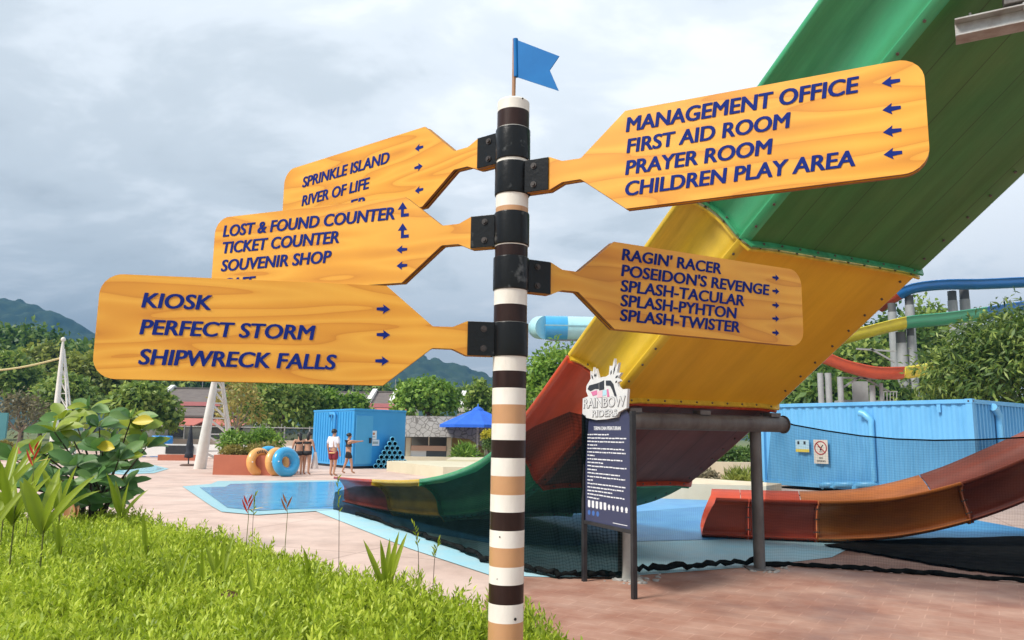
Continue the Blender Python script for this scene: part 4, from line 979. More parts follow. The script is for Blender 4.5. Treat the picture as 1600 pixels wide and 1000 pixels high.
# stack of blue pipes: seven rows
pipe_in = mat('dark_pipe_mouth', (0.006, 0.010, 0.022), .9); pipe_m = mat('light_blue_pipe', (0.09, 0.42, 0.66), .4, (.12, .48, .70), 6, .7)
p0 = AY(587, 729, 35.2); pr_ = .108; pdx = unit(V3(.985, .17, 0)); pax = unit(V3(.20, -.98, 0))
rown = ['bottom', 'second lowest', 'third lowest', 'middle', 'third highest', 'second highest', 'top']
pme = None
for row in range(7):
    for k in range(7 - row):
        c = V3(p0[0], p0[1], 0) + pdx * (pr_ * 2.16 * (k + row / 2)) + UPZ * (pr_ + .01 + row * pr_ * 1.87)
        if pme is None:
            mb = MB(); ax_ = (pdx, UPZ, pax)
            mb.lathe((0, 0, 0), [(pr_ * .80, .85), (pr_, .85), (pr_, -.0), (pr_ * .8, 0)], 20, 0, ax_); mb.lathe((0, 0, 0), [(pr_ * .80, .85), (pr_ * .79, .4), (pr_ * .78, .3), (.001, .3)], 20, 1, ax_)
            o = mb.build('pipe', [pipe_m, pipe_in], loc=(0, 0, 0)); pme = o
        else: o = pme.copy(); COL.objects.link(o)
        o.location = tuple(c - pax * .7)
        n_ = 7 - row
        place = 'the single pipe at the tip' if n_ == 1 else ('at the left end' if k == 0 else ('at the right end' if k == n_ - 1 else '%s from the left' % ['', 'second', 'third', 'fourth', 'fifth', 'sixth'][k]))
        tag(o, 'blue pipe end in the %s row of the pyramid, %s' % (rown[row], place), 'pipe', 'blue pipes stacked beside the cabin')

# lattice towers
wpaint = mat('white_tower_paint', (.72, .68, .63), .5, (.60, .55, .49), 3, .7)
def tower(main0, main1, leg0, leg1, r0, r1, label, nb=8):
    t = thing('lattice_tower', (main0[0], main0[1], 0), label, 'tower', 'white lattice towers')
    m0, m1, l0, l1 = (np.asarray(p, float) for p in (main0, main1, leg0, leg1))
    back0 = l0 + V3(-.5, 2.0, 0) * (np.linalg.norm(l0 - m0) / 2.0); back1 = l1 + V3(-.02, .08, 0)
    mb = MB(); mb.tube([m0, m0 * .7 + m1 * .3, m1, m1 + V3(0, 0, .35)], [r0, r0 * .85, r1, r1 * .6], 14); mb.build('main_leg', wpaint, t)
    for a, b in ((l0, l1), (back0, back1)):
        mb = MB(); mb.tube([a, b], [r0 * (.32 if a is l0 else .2), r0 * .2], 8); mb.build('leg', wpaint, t)
    for a0, a1, b0, b1 in ((m0, m1, l0, l1), (m0, m1, back0, back1), (l0, l1, back0, back1)):
        mb = MB()
        fs_ = [1 - (1 - i / nb) ** 1.35 for i in range(nb + 1)]
        for i in range(nb):
            f, g = fs_[i], fs_[i + 1]; w_b = r0 * (.22 if a0 is m0 and b0 is l0 else .12); mb.bar(a0 + (a1 - a0) * g, b0 + (b1 - b0) * f, w_b, w_b); mb.bar(a0 + (a1 - a0) * g, b0 + (b1 - b0) * g, w_b, w_b)
        mb.build('lattice', wpaint, t)
    mb = MB(); mb.lathe(m1 + V3(0, 0, .35), [(.001, -.04), (.09, 0), (.10, .08), (.06, .15), (.001, .17)], 12); mb.build('finial', wpaint, t)
    return t
tower(G(312, 733), AY(341, 562, 31.5), G(361, 731) , AY(343, 562, 31.6), .25, .085, 'white lattice tower on the paving beside the red planter')
tower(AY(80, 728, 33), AY(97.5, 545, 33.4), AY(110, 726, 33), AY(99.5, 545, 33.5), .17, .07, 'white lattice tower rising behind the broad leaved shrub')
mb = MB(); c0, c1 = AY(97, 559, 33.4), AY(-80, 578, 33); mb.tube([c0 + (c1 - c0) * f + V3(0, 0, -.25 * math.sin(math.pi * f)) for f in np.linspace(0, 1, 12)], .045, 6)
tag(mb.build('cable', mat('yellow_rope', (.55, .46, .22), .7), loc=tuple(c0)), 'pale yellow cable running left from the tower behind the shrub', 'cable')
# planter, its shrubs
terra = mat('terracotta_render', (0.46, 0.14, 0.075), .8, (.38, .11, .06), 1.2, .8, .1, 20)
pl0, pl1 = G(332, 742), G(446, 742); mb = MB(); 
for (a, b, c, d) in ((pl0[0], pl1[0], pl0[1], .18), (pl0[0], pl1[0], pl0[1] + 2.2, .18)): mb.box(((a + b) / 2, c + d / 2, .36), (b - a, d, .72))
for x in (pl0[0] + .09, pl1[0] - .09): mb.box((x, pl0[1] + 1.19, .36), (.18, 2.02, .715))
mb.box(((pl0[0] + pl1[0]) / 2, pl0[1] + 1.19, .30), (pl1[0] - pl0[0] - .36, 2.02, .6), mi=1)
tag(mb.build('planter', [terra, mat('dark_soil', (.03, .022, .015), .95)], loc=tuple(pl0)), 'long terracotta planter box beside the lattice tower', 'planter')
rng = np.random.default_rng(11)
def leaf_quads(P, D, Nn, L, W):
    """rhombic leaves folded along the midrib: P base, D direction, Nn face normal"""
    n = len(P); L = np.broadcast_to(L, (n,)).reshape(-1, 1); W = np.broadcast_to(W, (n,)).reshape(-1, 1)
    S = np.cross(D, Nn); S /= np.linalg.norm(S, axis=1, keepdims=True) + 1e-9
    mid = P + D * L * .45 + Nn * (W * .25)
    V = np.stack([P, mid + S * W * .5, P + D * L - Nn * L * .06, mid - S * W * .5], 1).reshape(-1, 3)
    F = np.arange(n * 4).reshape(-1, 4)
    return V, F
def crown_points(rg, c, r, clumps, per, csize, up=.3, shell=.55, lumps=None):
    """leaf points gathered in clumps spread over an uneven ellipsoid"""
    d = unit(rg.normal(size=(clumps, 3))); d[:, 2] = np.where(d[:, 2] < -.45, -d[:, 2], d[:, 2])
    rad = shell + (1 - shell) * rg.random((clumps, 1)) ** .6
    # lobes: a few big bulges and hollows
    lob = unit(rg.normal(size=(6, 3))); amp = rg.uniform(-.24, .24, 6)
    bul = 1 + (np.maximum(0, d @ lob.T) ** 3 @ amp)[:, None]
    cc = d * rad * bul
    cs = csize * rg.uniform(.6, 1.35, (clumps, 1))
    o = unit(rg.normal(size=(clumps, per, 3)) + d[:, None, :] * .45)
    pts = np.asarray(c) + (cc * np.asarray(r))[:, None, :] + o * cs[:, None, :] * (rg.random((clumps, per, 1)) ** .45)
    return pts.reshape(-1, 3), o.reshape(-1, 3)
def foliage(rg, c, r, clumps, per, csize, L, W, droop=.3):
    P, o = crown_points(rg, c, r, clumps, per, csize)
    n = len(P); D = unit(unit(rg.normal(size=(n, 3))) + o * .7 - np.array([0, 0, droop])); Nn = unit(o + np.array([0, 0, .6]) + rg.normal(size=(n, 3)) * .45)
    return leaf_quads(P, D, Nn, L * rg.uniform(.6, 1.3, n), W * rg.uniform(.7, 1.2, n))
bark = mat('grey_brown_bark', (.10, .075, .055), .9, (.06, .045, .035), 8, .8, .4, 25)
bark_pale = mat('pale_bark', (.26, .21, .16), .9, (.18, .14, .11), 6, .8, .3, 25)
def tree(px, ytop, ybot, wpx, Y, label, m, name='tree', seed=0, clumps=110, per=26, L=.42, W=.20, droop=.3, group='trees beyond the pools', trunk=.18, bk_=None, csize=.24, depth=1.0, limbs=5):
    rg = np.random.default_rng(seed + 100)
    c = AY(px, (ytop + ybot) / 2, Y); k = Y / FOC; rx = wpx / 2 * k; rz = (ybot - ytop) / 2 * k
    base = V3(c[0], Y, 0)
    t = thing(name, tuple(base), label, 'tree', group)
    s = csize * (rx * rz) ** .5 * 1.5
    V, F = foliage(rg, c, (rx * .86, rx * .86 * depth, rz * .86), clumps, per, s, L, W, droop)
    fast_mesh('crown', V, F, m, t)
    mb = MB(); fork = max(.5, (c[2] - rz * .6))
    top = V3(c[0], Y, min(fork, c[2])); mb.tube([base, base * .5 + top * .5 + V3(rg.uniform(-.1, .1), 0, 0), top], [trunk * 1.35, trunk, trunk * .85], 9)
    for i in range(limbs):
        a = 2 * math.pi * (i + rg.random()) / limbs; e = c + V3(math.cos(a) * rx * .62, math.sin(a) * rx * .5 * depth, rz * rg.uniform(-.15, .6)); md = top * .5 + e * .5 + V3(0, 0, -rz * .08)
        mb.tube([top, md, e], [trunk * .6, trunk * .38, trunk * .12], 6)
    mb.build('trunk', bk_ or bark, t)
    return t
lm_dark = leaf_mat('leaf_deep_green', (.022, .06, .012), (.09, .18, .03), (.24, .34, .065))
lm_mid = leaf_mat('leaf_mid_green', (.05, .105, .016), (.175, .275, .04), (.40, .48, .10))
lm_bright = leaf_mat('leaf_bright_green', (.055, .13, .015), (.16, .30, .032), (.31, .45, .065))
lm_yel = leaf_mat('leaf_yellow_green', (.085, .125, .02), (.22, .27, .04), (.40, .42, .08))
lm_olive = leaf_mat('leaf_dry_olive', (.075, .07, .035), (.15, .14, .07), (.27, .24, .13))
lm_gold = leaf_mat('leaf_golden', (.14, .13, .03), (.30, .25, .05), (.42, .36, .10))
lm_mango = leaf_mat('leaf_mango', (.018, .045, .008), (.085, .155, .022), (.36, .44, .09))
for a in [
    (45, 513, 640, 150, 105, 'dark green broad tree at the far left, its crown tallest there', lm_dark, 1, 150, 30, 1.0, .6),
    (150, 535, 650, 130, 100, 'dark green tree just left of the lowest left board', lm_dark, 2, 130, 28, .95, .55),
    (15, 555, 640, 90, 75, 'mid green tree at the left edge below the tall dark one', lm_mid, 3, 90, 26, .7, .4),
    (72, 543, 625, 70, 88, 'yellow green tree crown just left of the thin lattice tower', lm_yel, 31, 90, 26, .8, .45),
    (152, 552, 670, 110, 70, 'yellow green tree right of the thin lattice tower', lm_yel, 4, 130, 28, .62, .36),
    (105, 590, 680, 100, 62, 'olive green bushy tree behind the broad leaved shrub', lm_mid, 5, 110, 26, .5, .3),
    (221, 602, 686, 92, 50, 'dense deep green tree between the shrub and the brown roofs', lm_mid, 6, 130, 30, .42, .26),
    (430, 588, 690, 160, 58, 'wide mid green tree with pale branches left of the blue cabin', lm_mid, 7, 170, 26, .45, .26),
    (505, 612, 680, 74, 60, 'light green tree rising behind the blue cabin roof', lm_bright, 8, 90, 26, .45, .28),
    (546, 621, 684, 56, 62, 'green tree with uneven top behind the middle of the cabin', lm_bright, 9, 90, 26, .45, .28),
    (670, 591, 662, 110, 58, 'round bright green tree above the stone building', lm_bright, 10, 150, 30, .40, .26),
    (752, 590, 690, 44, 62, 'narrow green tree just left of the striped pole', lm_mid, 12, 70, 24, .45, .28),
    (870, 542, 740, 110, 34, 'light green leafy tree between the striped pole and the slide', lm_bright, 13, 190, 30, .30, .15),
]:
    px, yt, yb2, w, Y, lab, m, sd, cl, pe, L_, W_ = a
    tree(px, yt, yb2, w, Y, lab, m, seed=sd, clumps=cl, per=pe, L=L_, W=W_, bk_=bark_pale if 'pale' in lab else None)
tree(34, 612, 690, 86, 46, 'dry olive tree with thin bare branches at the left edge', lm_olive, name='dry_tree', seed=20, clumps=60, per=14, L=.34, W=.13, bk_=bark_pale, limbs=9, trunk=.10)
tree(372, 592, 690, 74, 44, 'sparse golden leaved tree right of the lattice tower', lm_gold, name='young_tree', seed=21, clumps=42, per=12, L=.34, W=.16, bk_=bark_pale, limbs=8, trunk=.07)
tree(-110, 520, 650, 170, 95, 'dark broad tree beyond the left edge of the photo', lm_dark, seed=90, clumps=120, per=26, L=1.0, W=.6)
tree(-240, 540, 660, 150, 80, 'yellow green tree further beyond the left edge', lm_yel, seed=91, clumps=110, per=26, L=.8, W=.5)
# row of trees at the foot of the hill
for i, (px, yt, w) in enumerate([(205, 580, 70), (275, 585, 90), (350, 580, 90), (445, 583, 80), (520, 593, 70), (580, 598, 80), (640, 600, 60), (735, 608, 60), (-30, 540, 90)]):
    tree(px, yt, 645, w, 135 + 6 * (i % 3), 'distant mid green tree in the row at the foot of the hill', lm_mid if i % 2 else lm_dark, seed=40 + i, clumps=80, per=20, L=1.2, W=.7, group='distant trees at the foot of the hill')
# shrubs in the planter
def shrub(px, ytop, ybot, wpx, Y, label, m, seed, L=.20, W=.07, clumps=46, per=24, name='shrub', group=None, zb=None, cat='shrub', depth=.9, droop=.2):
    rg = np.random.default_rng(seed + 500); c = AY(px, (ytop + ybot) / 2, Y); k = Y / FOC; rx = wpx / 2 * k; rz = (ybot - ytop) / 2 * k
    z0 = c[2] - rz if zb is None else zb
    t = thing(name, (c[0], Y, z0), label, cat, group); V, F = foliage(rg, c, (rx * .8, rx * .8 * depth, rz * .8), clumps, per, .42 * min(rx, rz), L, W, droop); fast_mesh('leaves', V, F, m, t)
    mb = MB()
    for i in range(5):
        a = rg.uniform(0, 6.28); e = c + V3(math.cos(a) * rx * .5, math.sin(a) * rx * .4, rz * rg.uniform(-.2, .5)); mb.tube([V3(c[0] + math.cos(a) * .04, Y + math.sin(a) * .04, z0), e], [.022, .008], 5)
    mb.build('stems', bark, t); return t
shrub(366, 674, 716, 52, 30.2, 'bright green feathery shrub at the left end of the terracotta planter', lm_bright, 1, group='shrubs in the planter', zb=.6)
shrub(412, 671, 712, 62, 30.6, 'bright green taller shrub in the planter behind the tubes', lm_bright, 2, group='shrubs in the planter', zb=.6)
shrub(362, 697, 718, 44, 29.3, 'low yellow green bush hanging over the planter front, left', lm_gold, 3, group='shrubs in the planter', L=.14, W=.05, zb=.6)
shrub(412, 694, 718, 60, 29.4, 'low yellow green bush behind the swim tubes', lm_gold, 4, group='shrubs in the planter', L=.14, W=.05, zb=.6)
# swim tubes
def torus(c, R_, r_, ax, m_, label):
    ax = np.asarray(ax, float); ax /= np.linalg.norm(ax); u = np.cross(ax, UPZ); u /= np.linalg.norm(u); w = np.cross(u, ax)
    mb = MB(); rows = []
    for i in range(36):
        t = 2 * math.pi * i / 36; d = u * math.cos(t) + w * math.sin(t)
        rows.append([c + d * (R_ + r_ * math.cos(p)) + ax * r_ * math.sin(p) for p in np.linspace(0, 2 * math.pi, 17)[:-1]])
    rows.append(rows[0]); mb.grid(rows, 0, True, True)
    t_ = thing('swim_tube', (c[0], c[1], c[2] - R_ - r_), label, 'swim tube', 'swim tubes leaning on the planter')
    o = mb.build('tube_body', m_, t_)
    mb = MB(); p = c + u * (R_ + r_ * .3) + ax * r_ * .95 - w * .0; mb.cyl(p, p + ax * .035, .022, 8); mb.build('valve', wsp, t_)
    return t_, u, w, ax
vy = mat('orange_vinyl', (.74, .36, .10), .3, (.76, .42, .14), 3, .6, coat=.4); vb = mat('blue_vinyl', (.03, .32, .60), .28, (.04, .38, .66), 3, .6, coat=.4)
def tubepos(px, py, Y): return AY(px, py, Y)
t1, u_, w_, ax_ = torus(tubepos(405, 722, 28.6), .36, .165, (.80, -.58, .10), vy, 'orange swim tube with dark lettering, leftmost against the planter')
mb = MB(); c_ = tubepos(405, 722, 28.6)
for i in range(11):
    t = math.radians(60 + i * 11); d = u_ * math.cos(t) + w_ * math.sin(t); tt = -u_ * math.sin(t) + w_ * math.cos(t); mb.box(c_ + d * .37 + ax_ * .167, (.10, .035, .006), (d, tt, ax_))
mb.build('lettering', dk, t1)
torus(tubepos(420, 718, 29.05), .35, .16, (.55, -.8, .2), vb, 'blue swim tube half hidden between the two orange ones')
torus(tubepos(433, 722, 28.5), .37, .165, (.86, -.46, .12), vy, 'plain orange swim tube just left of the front blue one')
torus(tubepos(447, 722, 28.0), .37, .175, (.74, -.62, .20), vb, 'blue swim tube in front, rightmost of the four')
# barrier, kerbs, drums, folded parasol
bar_ = thing('pool_barrier', tuple(AY(200, 712, 43)), 'white low barrier with black panels behind the wading pool', 'barrier')
mb = MB(); boxpx(mb, 195, 480, 697, 712, 44, .25); mb.build('wall', mat('white_render', (.74, .73, .70), .7, (.64, .62, .58), 1, .6), bar_)
for x0, x1 in ((258, 302), (460, 492)): mb = MB(); boxpx(mb, x0, x1, 696.5, 709, 43.9, .08); mb.build('black_panel', mat('black_panel', (.014, .016, .018), .5, (.03, .032, .034), 5, .6), bar_)
kb = MB(); A, B = G(246, 719.5), G(344, 718); kb.prism([V3(A[0], A[1], 0), V3(B[0], A[1] + .3, 0), V3(B[0], A[1] + .8, 0), V3(A[0], A[1] + .5, 0)], UPZ * .30); tag(kb.build('red_kerb', terra, loc=tuple(A)), 'low terracotta red kerb block in front of the white barrier', 'kerb')
drum_m = mat('bright_blue_plastic', (.02, .22, .60), .35, (.03, .28, .66), 4, .6)
for i, px in enumerate((222, 243, 252, 262)):
    c = AY(px, 696, 46 + (i % 2) * .2); mb = MB(); h_ = .62 if i else .4; mb.lathe(V3(c[0], c[1], 0), [(.001, 0), (.26, 0), (.27, .05), (.26, h_ * .35 + .6), (.275, h_ * .5 + .6), (.26, h_ + .55), (.22, h_ + .62), (.001, h_ + .62)], 16)
    tag(mb.build('drum', drum_m, loc=(c[0], c[1], 0)), ['short blue plastic drum beside the shrub', 'tall blue plastic drum left of three', 'tall blue plastic drum between two others', 'tall blue plastic drum right of three'][i], 'drum', 'blue plastic drums behind the barrier')
fp0 = G(294, 728); fpz = AY(294, 664, fp0[1])[2]
fp = thing('folded_parasol', tuple(fp0), 'black folded parasol on a thin stand beside the lattice tower', 'parasol')
mb = MB(); mb.cyl(fp0, V3(fp0[0], fp0[1], fpz), .03, 8); mb.build('pole', blk, fp)
mb = MB(); mb.lathe(V3(fp0[0], fp0[1], 0), [(.04, fpz - .05), (.10, fpz - .5), (.16, fpz - 1.0), (.12, fpz - 1.2), (.17, fpz - 1.25), (.20, fpz - 1.45), (.05, fpz - 1.48)], 12); mb.build('canopy', mat('dark_canvas', (.02, .022, .03), .9, (.04, .042, .05), 8, .6), fp)
mb = MB(); mb.lathe(V3(fp0[0], fp0[1], .02), [(.001, .07), (.28, .06), (.36, .02), (.36, 0), (.001, 0)], 16); mb.build('base', mat('brown_base', (.12, .07, .05), .8), fp)
# chain-link fence
fn = thing('chain_link_fence', tuple(AY(260, 694, 52)), 'grey chain link fence with dark screen behind the planter and cabin', 'fence')
fa, fb_ = AY(130, 696, 54), AY(640, 688, 54); zt = AY(400, 668, 54)[2]
net(fn, [(V3(fa[0] + (fb_[0] - fa[0]) * f, 54, .1), V3(fa[0] + (fb_[0] - fa[0]) * f, 54, zt)) for f in np.linspace(0, 1, 9)], net_material('fence_screen', .55, (.045, .045, .045)), 'mesh_screen', wav=.02)
for i in range(14):
    x = fa[0] + (fb_[0] - fa[0]) * i / 13; mb = MB(); mb.cyl(V3(x, 53.95, 0), V3(x, 53.95, zt + .12), .055, 8); mb.build('post', galv_m, fn)
mb = MB(); mb.cyl(V3(fa[0], 53.95, zt), V3(fb_[0], 53.95, zt), .035, 6); mb.build('top_rail', galv_m, fn)
gw = MB(); boxpx(gw, 130, 500, 689, 699, 52, .3); tag(gw.build('low_wall', mat('beige_render', (.52, .42, .33), .8, (.42, .34, .26), 1, .7), loc=tuple(AY(300, 699, 52))), 'long beige low wall at the foot of the chain link fence', 'wall')
# left edge bits
mb = MB(); boxpx(mb, -40, 12, 645, 692, 40, .12); tag(mb.build('teal_panel', mat('teal_paint', (.05, .20, .22), .6, (.07, .24, .26), 2, .6), loc=tuple(AY(0, 692, 40))), 'teal board standing at the left edge behind the plants', 'board')
mb = MB(); boxpx(mb, -60, 34, 700, 714, 38, 1.0); tag(mb.build('planter', terra, loc=tuple(AY(0, 714, 38))), 'low terracotta planter at the left edge below the teal board', 'planter')
shrub(6, 690, 704, 26, 38.4, 'small yellow green bush in the planter at the left edge', lm_gold, 9, L=.16, W=.06)
# terrace houses
roof_b = mat('brown_roof_tiles', (.13, .105, .095), .85, (.19, .16, .14), 1.0, .8, .5, 9, stretch=(1, 3, 3)); roof_p = mat('pink_roof_tiles', (.24, .15, .135), .85, (.3, .2, .18), 1, .8, .4, 9); fas = mat('pink_fascia', (.55, .19, .19), .7)
awn = mat('red_awning', (.50, .15, .11), .8, (.4, .11, .09), 2, .7); wall_w = mat('house_cream_wall', (.58, .53, .46), .85, (.48, .43, .37), .6, .7)
glassd = mat('dark_window', (.02, .024, .028), .15)
def house(x0, x1, yridge, yeave, ylow, ywall, Y, label, pink=False, parapets=(), awning=None, lower=True):
    h = thing('terrace_house', tuple(AY((x0 + x1) / 2, 690, Y)[:2]) + (0,), label, 'house', 'terrace houses behind the park')
    xr0, xr1 = AY(x0, yeave, Y)[0], AY(x1, yeave, Y)[0]; ze = AY((x0 + x1) / 2, yeave, Y)[2]; zr = AY((x0 + x1) / 2, yridge, Y + 4)[2]
    mb = MB(); mb.box(((xr0 + xr1) / 2, Y + 4.2, ze / 2 - .05), (xr1 - xr0 - .5, 7.4, ze - .1)); mb.build('wall', wall_w, h)
    mb = MB(); mb.prism([V3(xr0, Y, ze), V3(xr0, Y + 4, zr), V3(xr0, Y + 8.4, ze), V3(xr0, Y + 8.4, ze - .15), V3(xr0, Y + 4, zr - .18), V3(xr0, Y, ze - .15)], (xr1 - xr0, 0, 0)); ro = mb.build('roof', roof_b, h)
    mb = MB(); mb.box(((xr0 + xr1) / 2, Y + 4, zr + .06), (xr1 - xr0, .35, .14)); mb.build('ridge', roof_b, ro)
    mb = MB(); mb.box(((xr0 + xr1) / 2, Y - .08, ze - .2), (xr1 - xr0, .12, .45)); mb.build('fascia', fas if pink else wall_w, h)
    if lower:
        zl = AY((x0 + x1) / 2, ylow, Y - 3)[2]; mb = MB(); mb.prism([V3(xr0, Y - 3, zl), V3(xr0, Y - .16, ze - .55), V3(xr0, Y - .16, ze - .75), V3(xr0, Y - 3, zl - .16)], (xr1 - xr0, 0, 0)); mb.build('porch_roof', roof_b, h)
        mb = MB(); mb.box(((xr0 + xr1) / 2, Y - 1.2, zl / 2 - .2), (xr1 - xr0 - .6, 2.1, zl - .5)); mb.build('porch_wall', mat('white_render', (.74, .73, .70), .7), h)
        n = max(1, int((xr1 - xr0) / 5))
        for i in range(n): mb = MB(); mb.box((xr0 + (xr1 - xr0) * (i + .5) / n, Y - 2.27, zl * .45), (1.8, .06, 1.2)); mb.build('window', glassd, h)
    if awning:
        za0, za1 = AY(0, awning[0], Y - 6)[2], AY(0, awning[1], Y - 6)[2]
        za0, za1 = AY((x0 + x1) / 2, awning[0], Y - 5)[2], AY((x0 + x1) / 2, awning[1], Y - 7)[2]
        mb = MB(); mb.prism([V3(xr0, Y - 7, za1), V3(xr0, Y - 3.2, za0), V3(xr0, Y - 3.2, za0 - .12), V3(xr0, Y - 7, za1 - .12)], (xr1 - xr0, 0, 0)); mb.build('awning', awn, h)
    for px in parapets:
        x = AY(px, yridge, Y)[0]; mb = MB(); mb.prism([V3(x - .25, Y - .1, ze - .1), V3(x - .25, Y - .1, ze + .4), V3(x - .25, Y + 4, zr + .4), V3(x - .25, Y + 8.4, ze + .4), V3(x - .25, Y + 8.4, ze - .1)], (.5, 0, 0)); mb.build('parapet', mat('white_render', (.74, .73, .70), .7), h)
    mb = MB(); mb.cyl(V3((xr0 + xr1) / 2, Y + 4, zr), V3((xr0 + xr1) / 2, Y + 4, zr + 1.5), .04, 6); mb.build('antenna', galv_m, h)
    return h
house(240, 345, 607, 628, 649, 652, 88, 'brown roofed terrace house with pink fascia left of the lattice tower', True, (246,), (653, 664))
house(345, 415, 609, 628, 649, 652, 90, 'brown roofed terrace house behind the golden tree', True, (), (653, 664))
house(505, 575, 613, 624, 640, 650, 92, 'terrace house with dark gable roof between the trees behind the cabin', False, (), None)
house(572, 645, 613, 631, 640, 650, 86, 'terrace house with grey roof and white parapets behind the cabin', True, (576, 612), (637, 650))
house(716, 790, 616, 638, 652, 655, 86, 'brown roofed house just left of the striped pole', False, (722,), None)
# stone-roofed pool building
def stone_material():
    m = mat('crazy_stone_cladding', (.27, .255, .235), .9, (.36, .34, .31), 2.0, .9, .3, 14)
    n, l = m.node_tree.nodes, m.node_tree.links; b = n['Principled BSDF']; t = n.new('ShaderNodeTexCoord')
    v = n.new('ShaderNodeTexVoronoi'); v.feature = 'DISTANCE_TO_EDGE'; v.inputs['Scale'].default_value = 3.2; l.new(t.outputs['Object'], v.inputs['Vector'])
    lt = n.new('ShaderNodeMath'); lt.operation = 'LESS_THAN'; lt.inputs[1].default_value = .05; l.new(v.outputs['Distance'], lt.inputs[0])
    old = b.inputs['Base Color'].links[0].from_socket; mi = n.new('ShaderNodeMix'); mi.data_type = 'RGBA'; mi.blend_type = 'MULTIPLY'; mi.inputs['B'].default_value = (.45, .43, .42, 1)
    l.new(lt.outputs[0], mi.inputs['Factor']); l.new(old, mi.inputs['A']); l.new(mi.outputs['Result'], b.inputs['Base Color']); return m
stone = stone_material(); creamb = mat('pale_cream_render', (.62, .57, .42), .8, (.53, .47, .33), 1, .7); tanb = mat('tan_yellow_wall', (.40, .28, .12), .8, (.34, .23, .10), 1, .7)
Yb = 45.0; sb_ = thing('pool_building', tuple(AY(690, 722, Yb)[:2]) + (0,), 'low pool building with grey stone clad roof front and cream walls', 'building')
mb = MB(); P_ = lambda x, y, d=0: AY(x, y, Yb - d)
ft = [P_(612, 649.5), P_(770, 652), P_(825, 654)]; fb2 = [P_(825, 702, .5), P_(752, 697, .5), P_(733, 686, .5), P_(700, 683, .5), P_(612, 682, .5)]
mb.prism([V3(p[0], Yb - .5, p[2]) for p in fb2] + [V3(p[0], Yb + .1, p[2]) for p in ft], (0, 1.0, 0)); mb.build('stone_roof_front', stone, sb_)
mb = MB(); a = P_(610, 649.5); b = P_(825, 654); mb.prism([V3(a[0], Yb + 1.2, a[2] - .1), V3(b[0], Yb + 1.2, a[2] - .1), V3(b[0], Yb + 9, a[2] - .5), V3(a[0], Yb + 9, a[2] - .5)], (0, 0, .15)); mb.build('roof', roof_b, sb_)
for x0, x1 in ((633, 642), (697, 705), (757, 766)): mb = MB(); boxpx(mb, x0, x1, 684, 728, Yb + .2, .4); mb.build('column', creamb, sb_)
mb = MB(); boxpx(mb, 705, 757, 680, 728, Yb + 1.0, .2); mb.build('wall', tanb, sb_)
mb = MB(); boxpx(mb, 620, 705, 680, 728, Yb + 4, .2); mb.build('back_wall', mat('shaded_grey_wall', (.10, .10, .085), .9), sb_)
mb = MB(); boxpx(mb, 642, 697, 697, 704, Yb + .1, .7); mb.build('counter', mat('salmon_counter', (.50, .32, .22), .7), sb_)
mb = MB(); boxpx(mb, 640, 666, 704, 716, Yb + .25, .2); mb.build('white_panel', wsp, sb_)
mb = MB(); boxpx(mb, 666, 697, 704, 714.5, Yb + .25, .2); mb.build('dark_panel', mat('grey_panel', (.07, .08, .09), .5), sb_)
mb = MB(); boxpx(mb, 669, 671, 683, 697, Yb + .15, .1); mb.build('mullion', creamb, sb_)
mb = MB(); boxpx(mb, 618, 765, 715, 730, Yb - .2, .3); mb.build('plinth', creamb, sb_)
mb = MB(); A, B = G(604, 736), G(692, 748); mb.prism([V3(A[0], A[1], 0), V3(B[0], B[1], 0), V3(B[0] + 2.6, B[1] + .2, 0), V3(B[0] + 3.0, B[1] + 8.0, 0), V3(A[0] + .3, A[1] + .5, 0)], UPZ * .42); tag(mb.build('cream_wall', creamb, loc=tuple(A)), 'low cream walled platform in front of the pipe stack', 'wall')
mb = MB(); boxpx(mb, 697, 775, 719, 741, 34, 4.5); tag(mb.build('cream_wall', creamb, loc=tuple(AY(697, 741, 34))), 'taller cream planter wall below the blue parasol', 'wall')
shrub(727, 699, 722, 44, 38.2, 'bright green spiky bush in the cream planter under the parasol', lm_bright, 12, L=.45, W=.06, droop=-.3, clumps=30, per=20)
tp = shrub(766, 676, 712, 26, 40, 'dark clipped bush with yellow top beside the parasol pole', lm_dark, 13, L=.12, W=.06, clumps=60)
rg = np.random.default_rng(77); c_ = AY(766, 682, 40); V_, F_ = foliage(rg, c_, (.40, .40, .22), 50, 20, .14, .12, .06, .1); fast_mesh('yellow_top', V_, F_, leaf_mat('leaf_lemon', (.35, .33, .02), (.58, .52, .03), (.70, .62, .06)), tp)
# parasol
up0 = AY(746, 719, 44); um = thing('parasol', (up0[0] + .0, 44, 0), 'large open blue parasol left of the striped pole', 'parasol')
apex = AY(747, 638, 44); rim = AY(747, 664, 44)[2]; ux_ = apex[0]; RR = 59 * 44 / FOC
pm2 = MB(); pm2.cyl(V3(ux_, 44, 0), V3(ux_, 44, apex[2]), .06, 10); pm2.build('pole', galv_m, um)
cm2 = MB(); rows = []
for f in np.linspace(0.03, 1, 9):
    r = []
    for k in range(48):
        a = 2 * math.pi * k / 48 + .2; sc = 1 / math.cos(((a - .2) % (math.pi / 4)) - math.pi / 8) * math.cos(math.pi / 8); sag = .10 * f * math.sin(math.pi * min(1, f)) * (1 - abs(((a - .2) % (math.pi / 4)) - math.pi / 8) / (math.pi / 8))
        r.append(V3(ux_ + RR * f * sc * math.cos(a), 44 + RR * f * sc * math.sin(a), apex[2] - (apex[2] - rim) * (f ** 1.12) - sag))
    rows.append(r)
rows.append([p + V3(0, 0, -.16) for p in rows[-1]]); cm2.grid(rows, 0, False, True); cm2.build('canopy', mat('royal_blue_canvas', (.012, .11, .58), .7, (.02, .14, .62), 3, .7), um)
rb = MB()
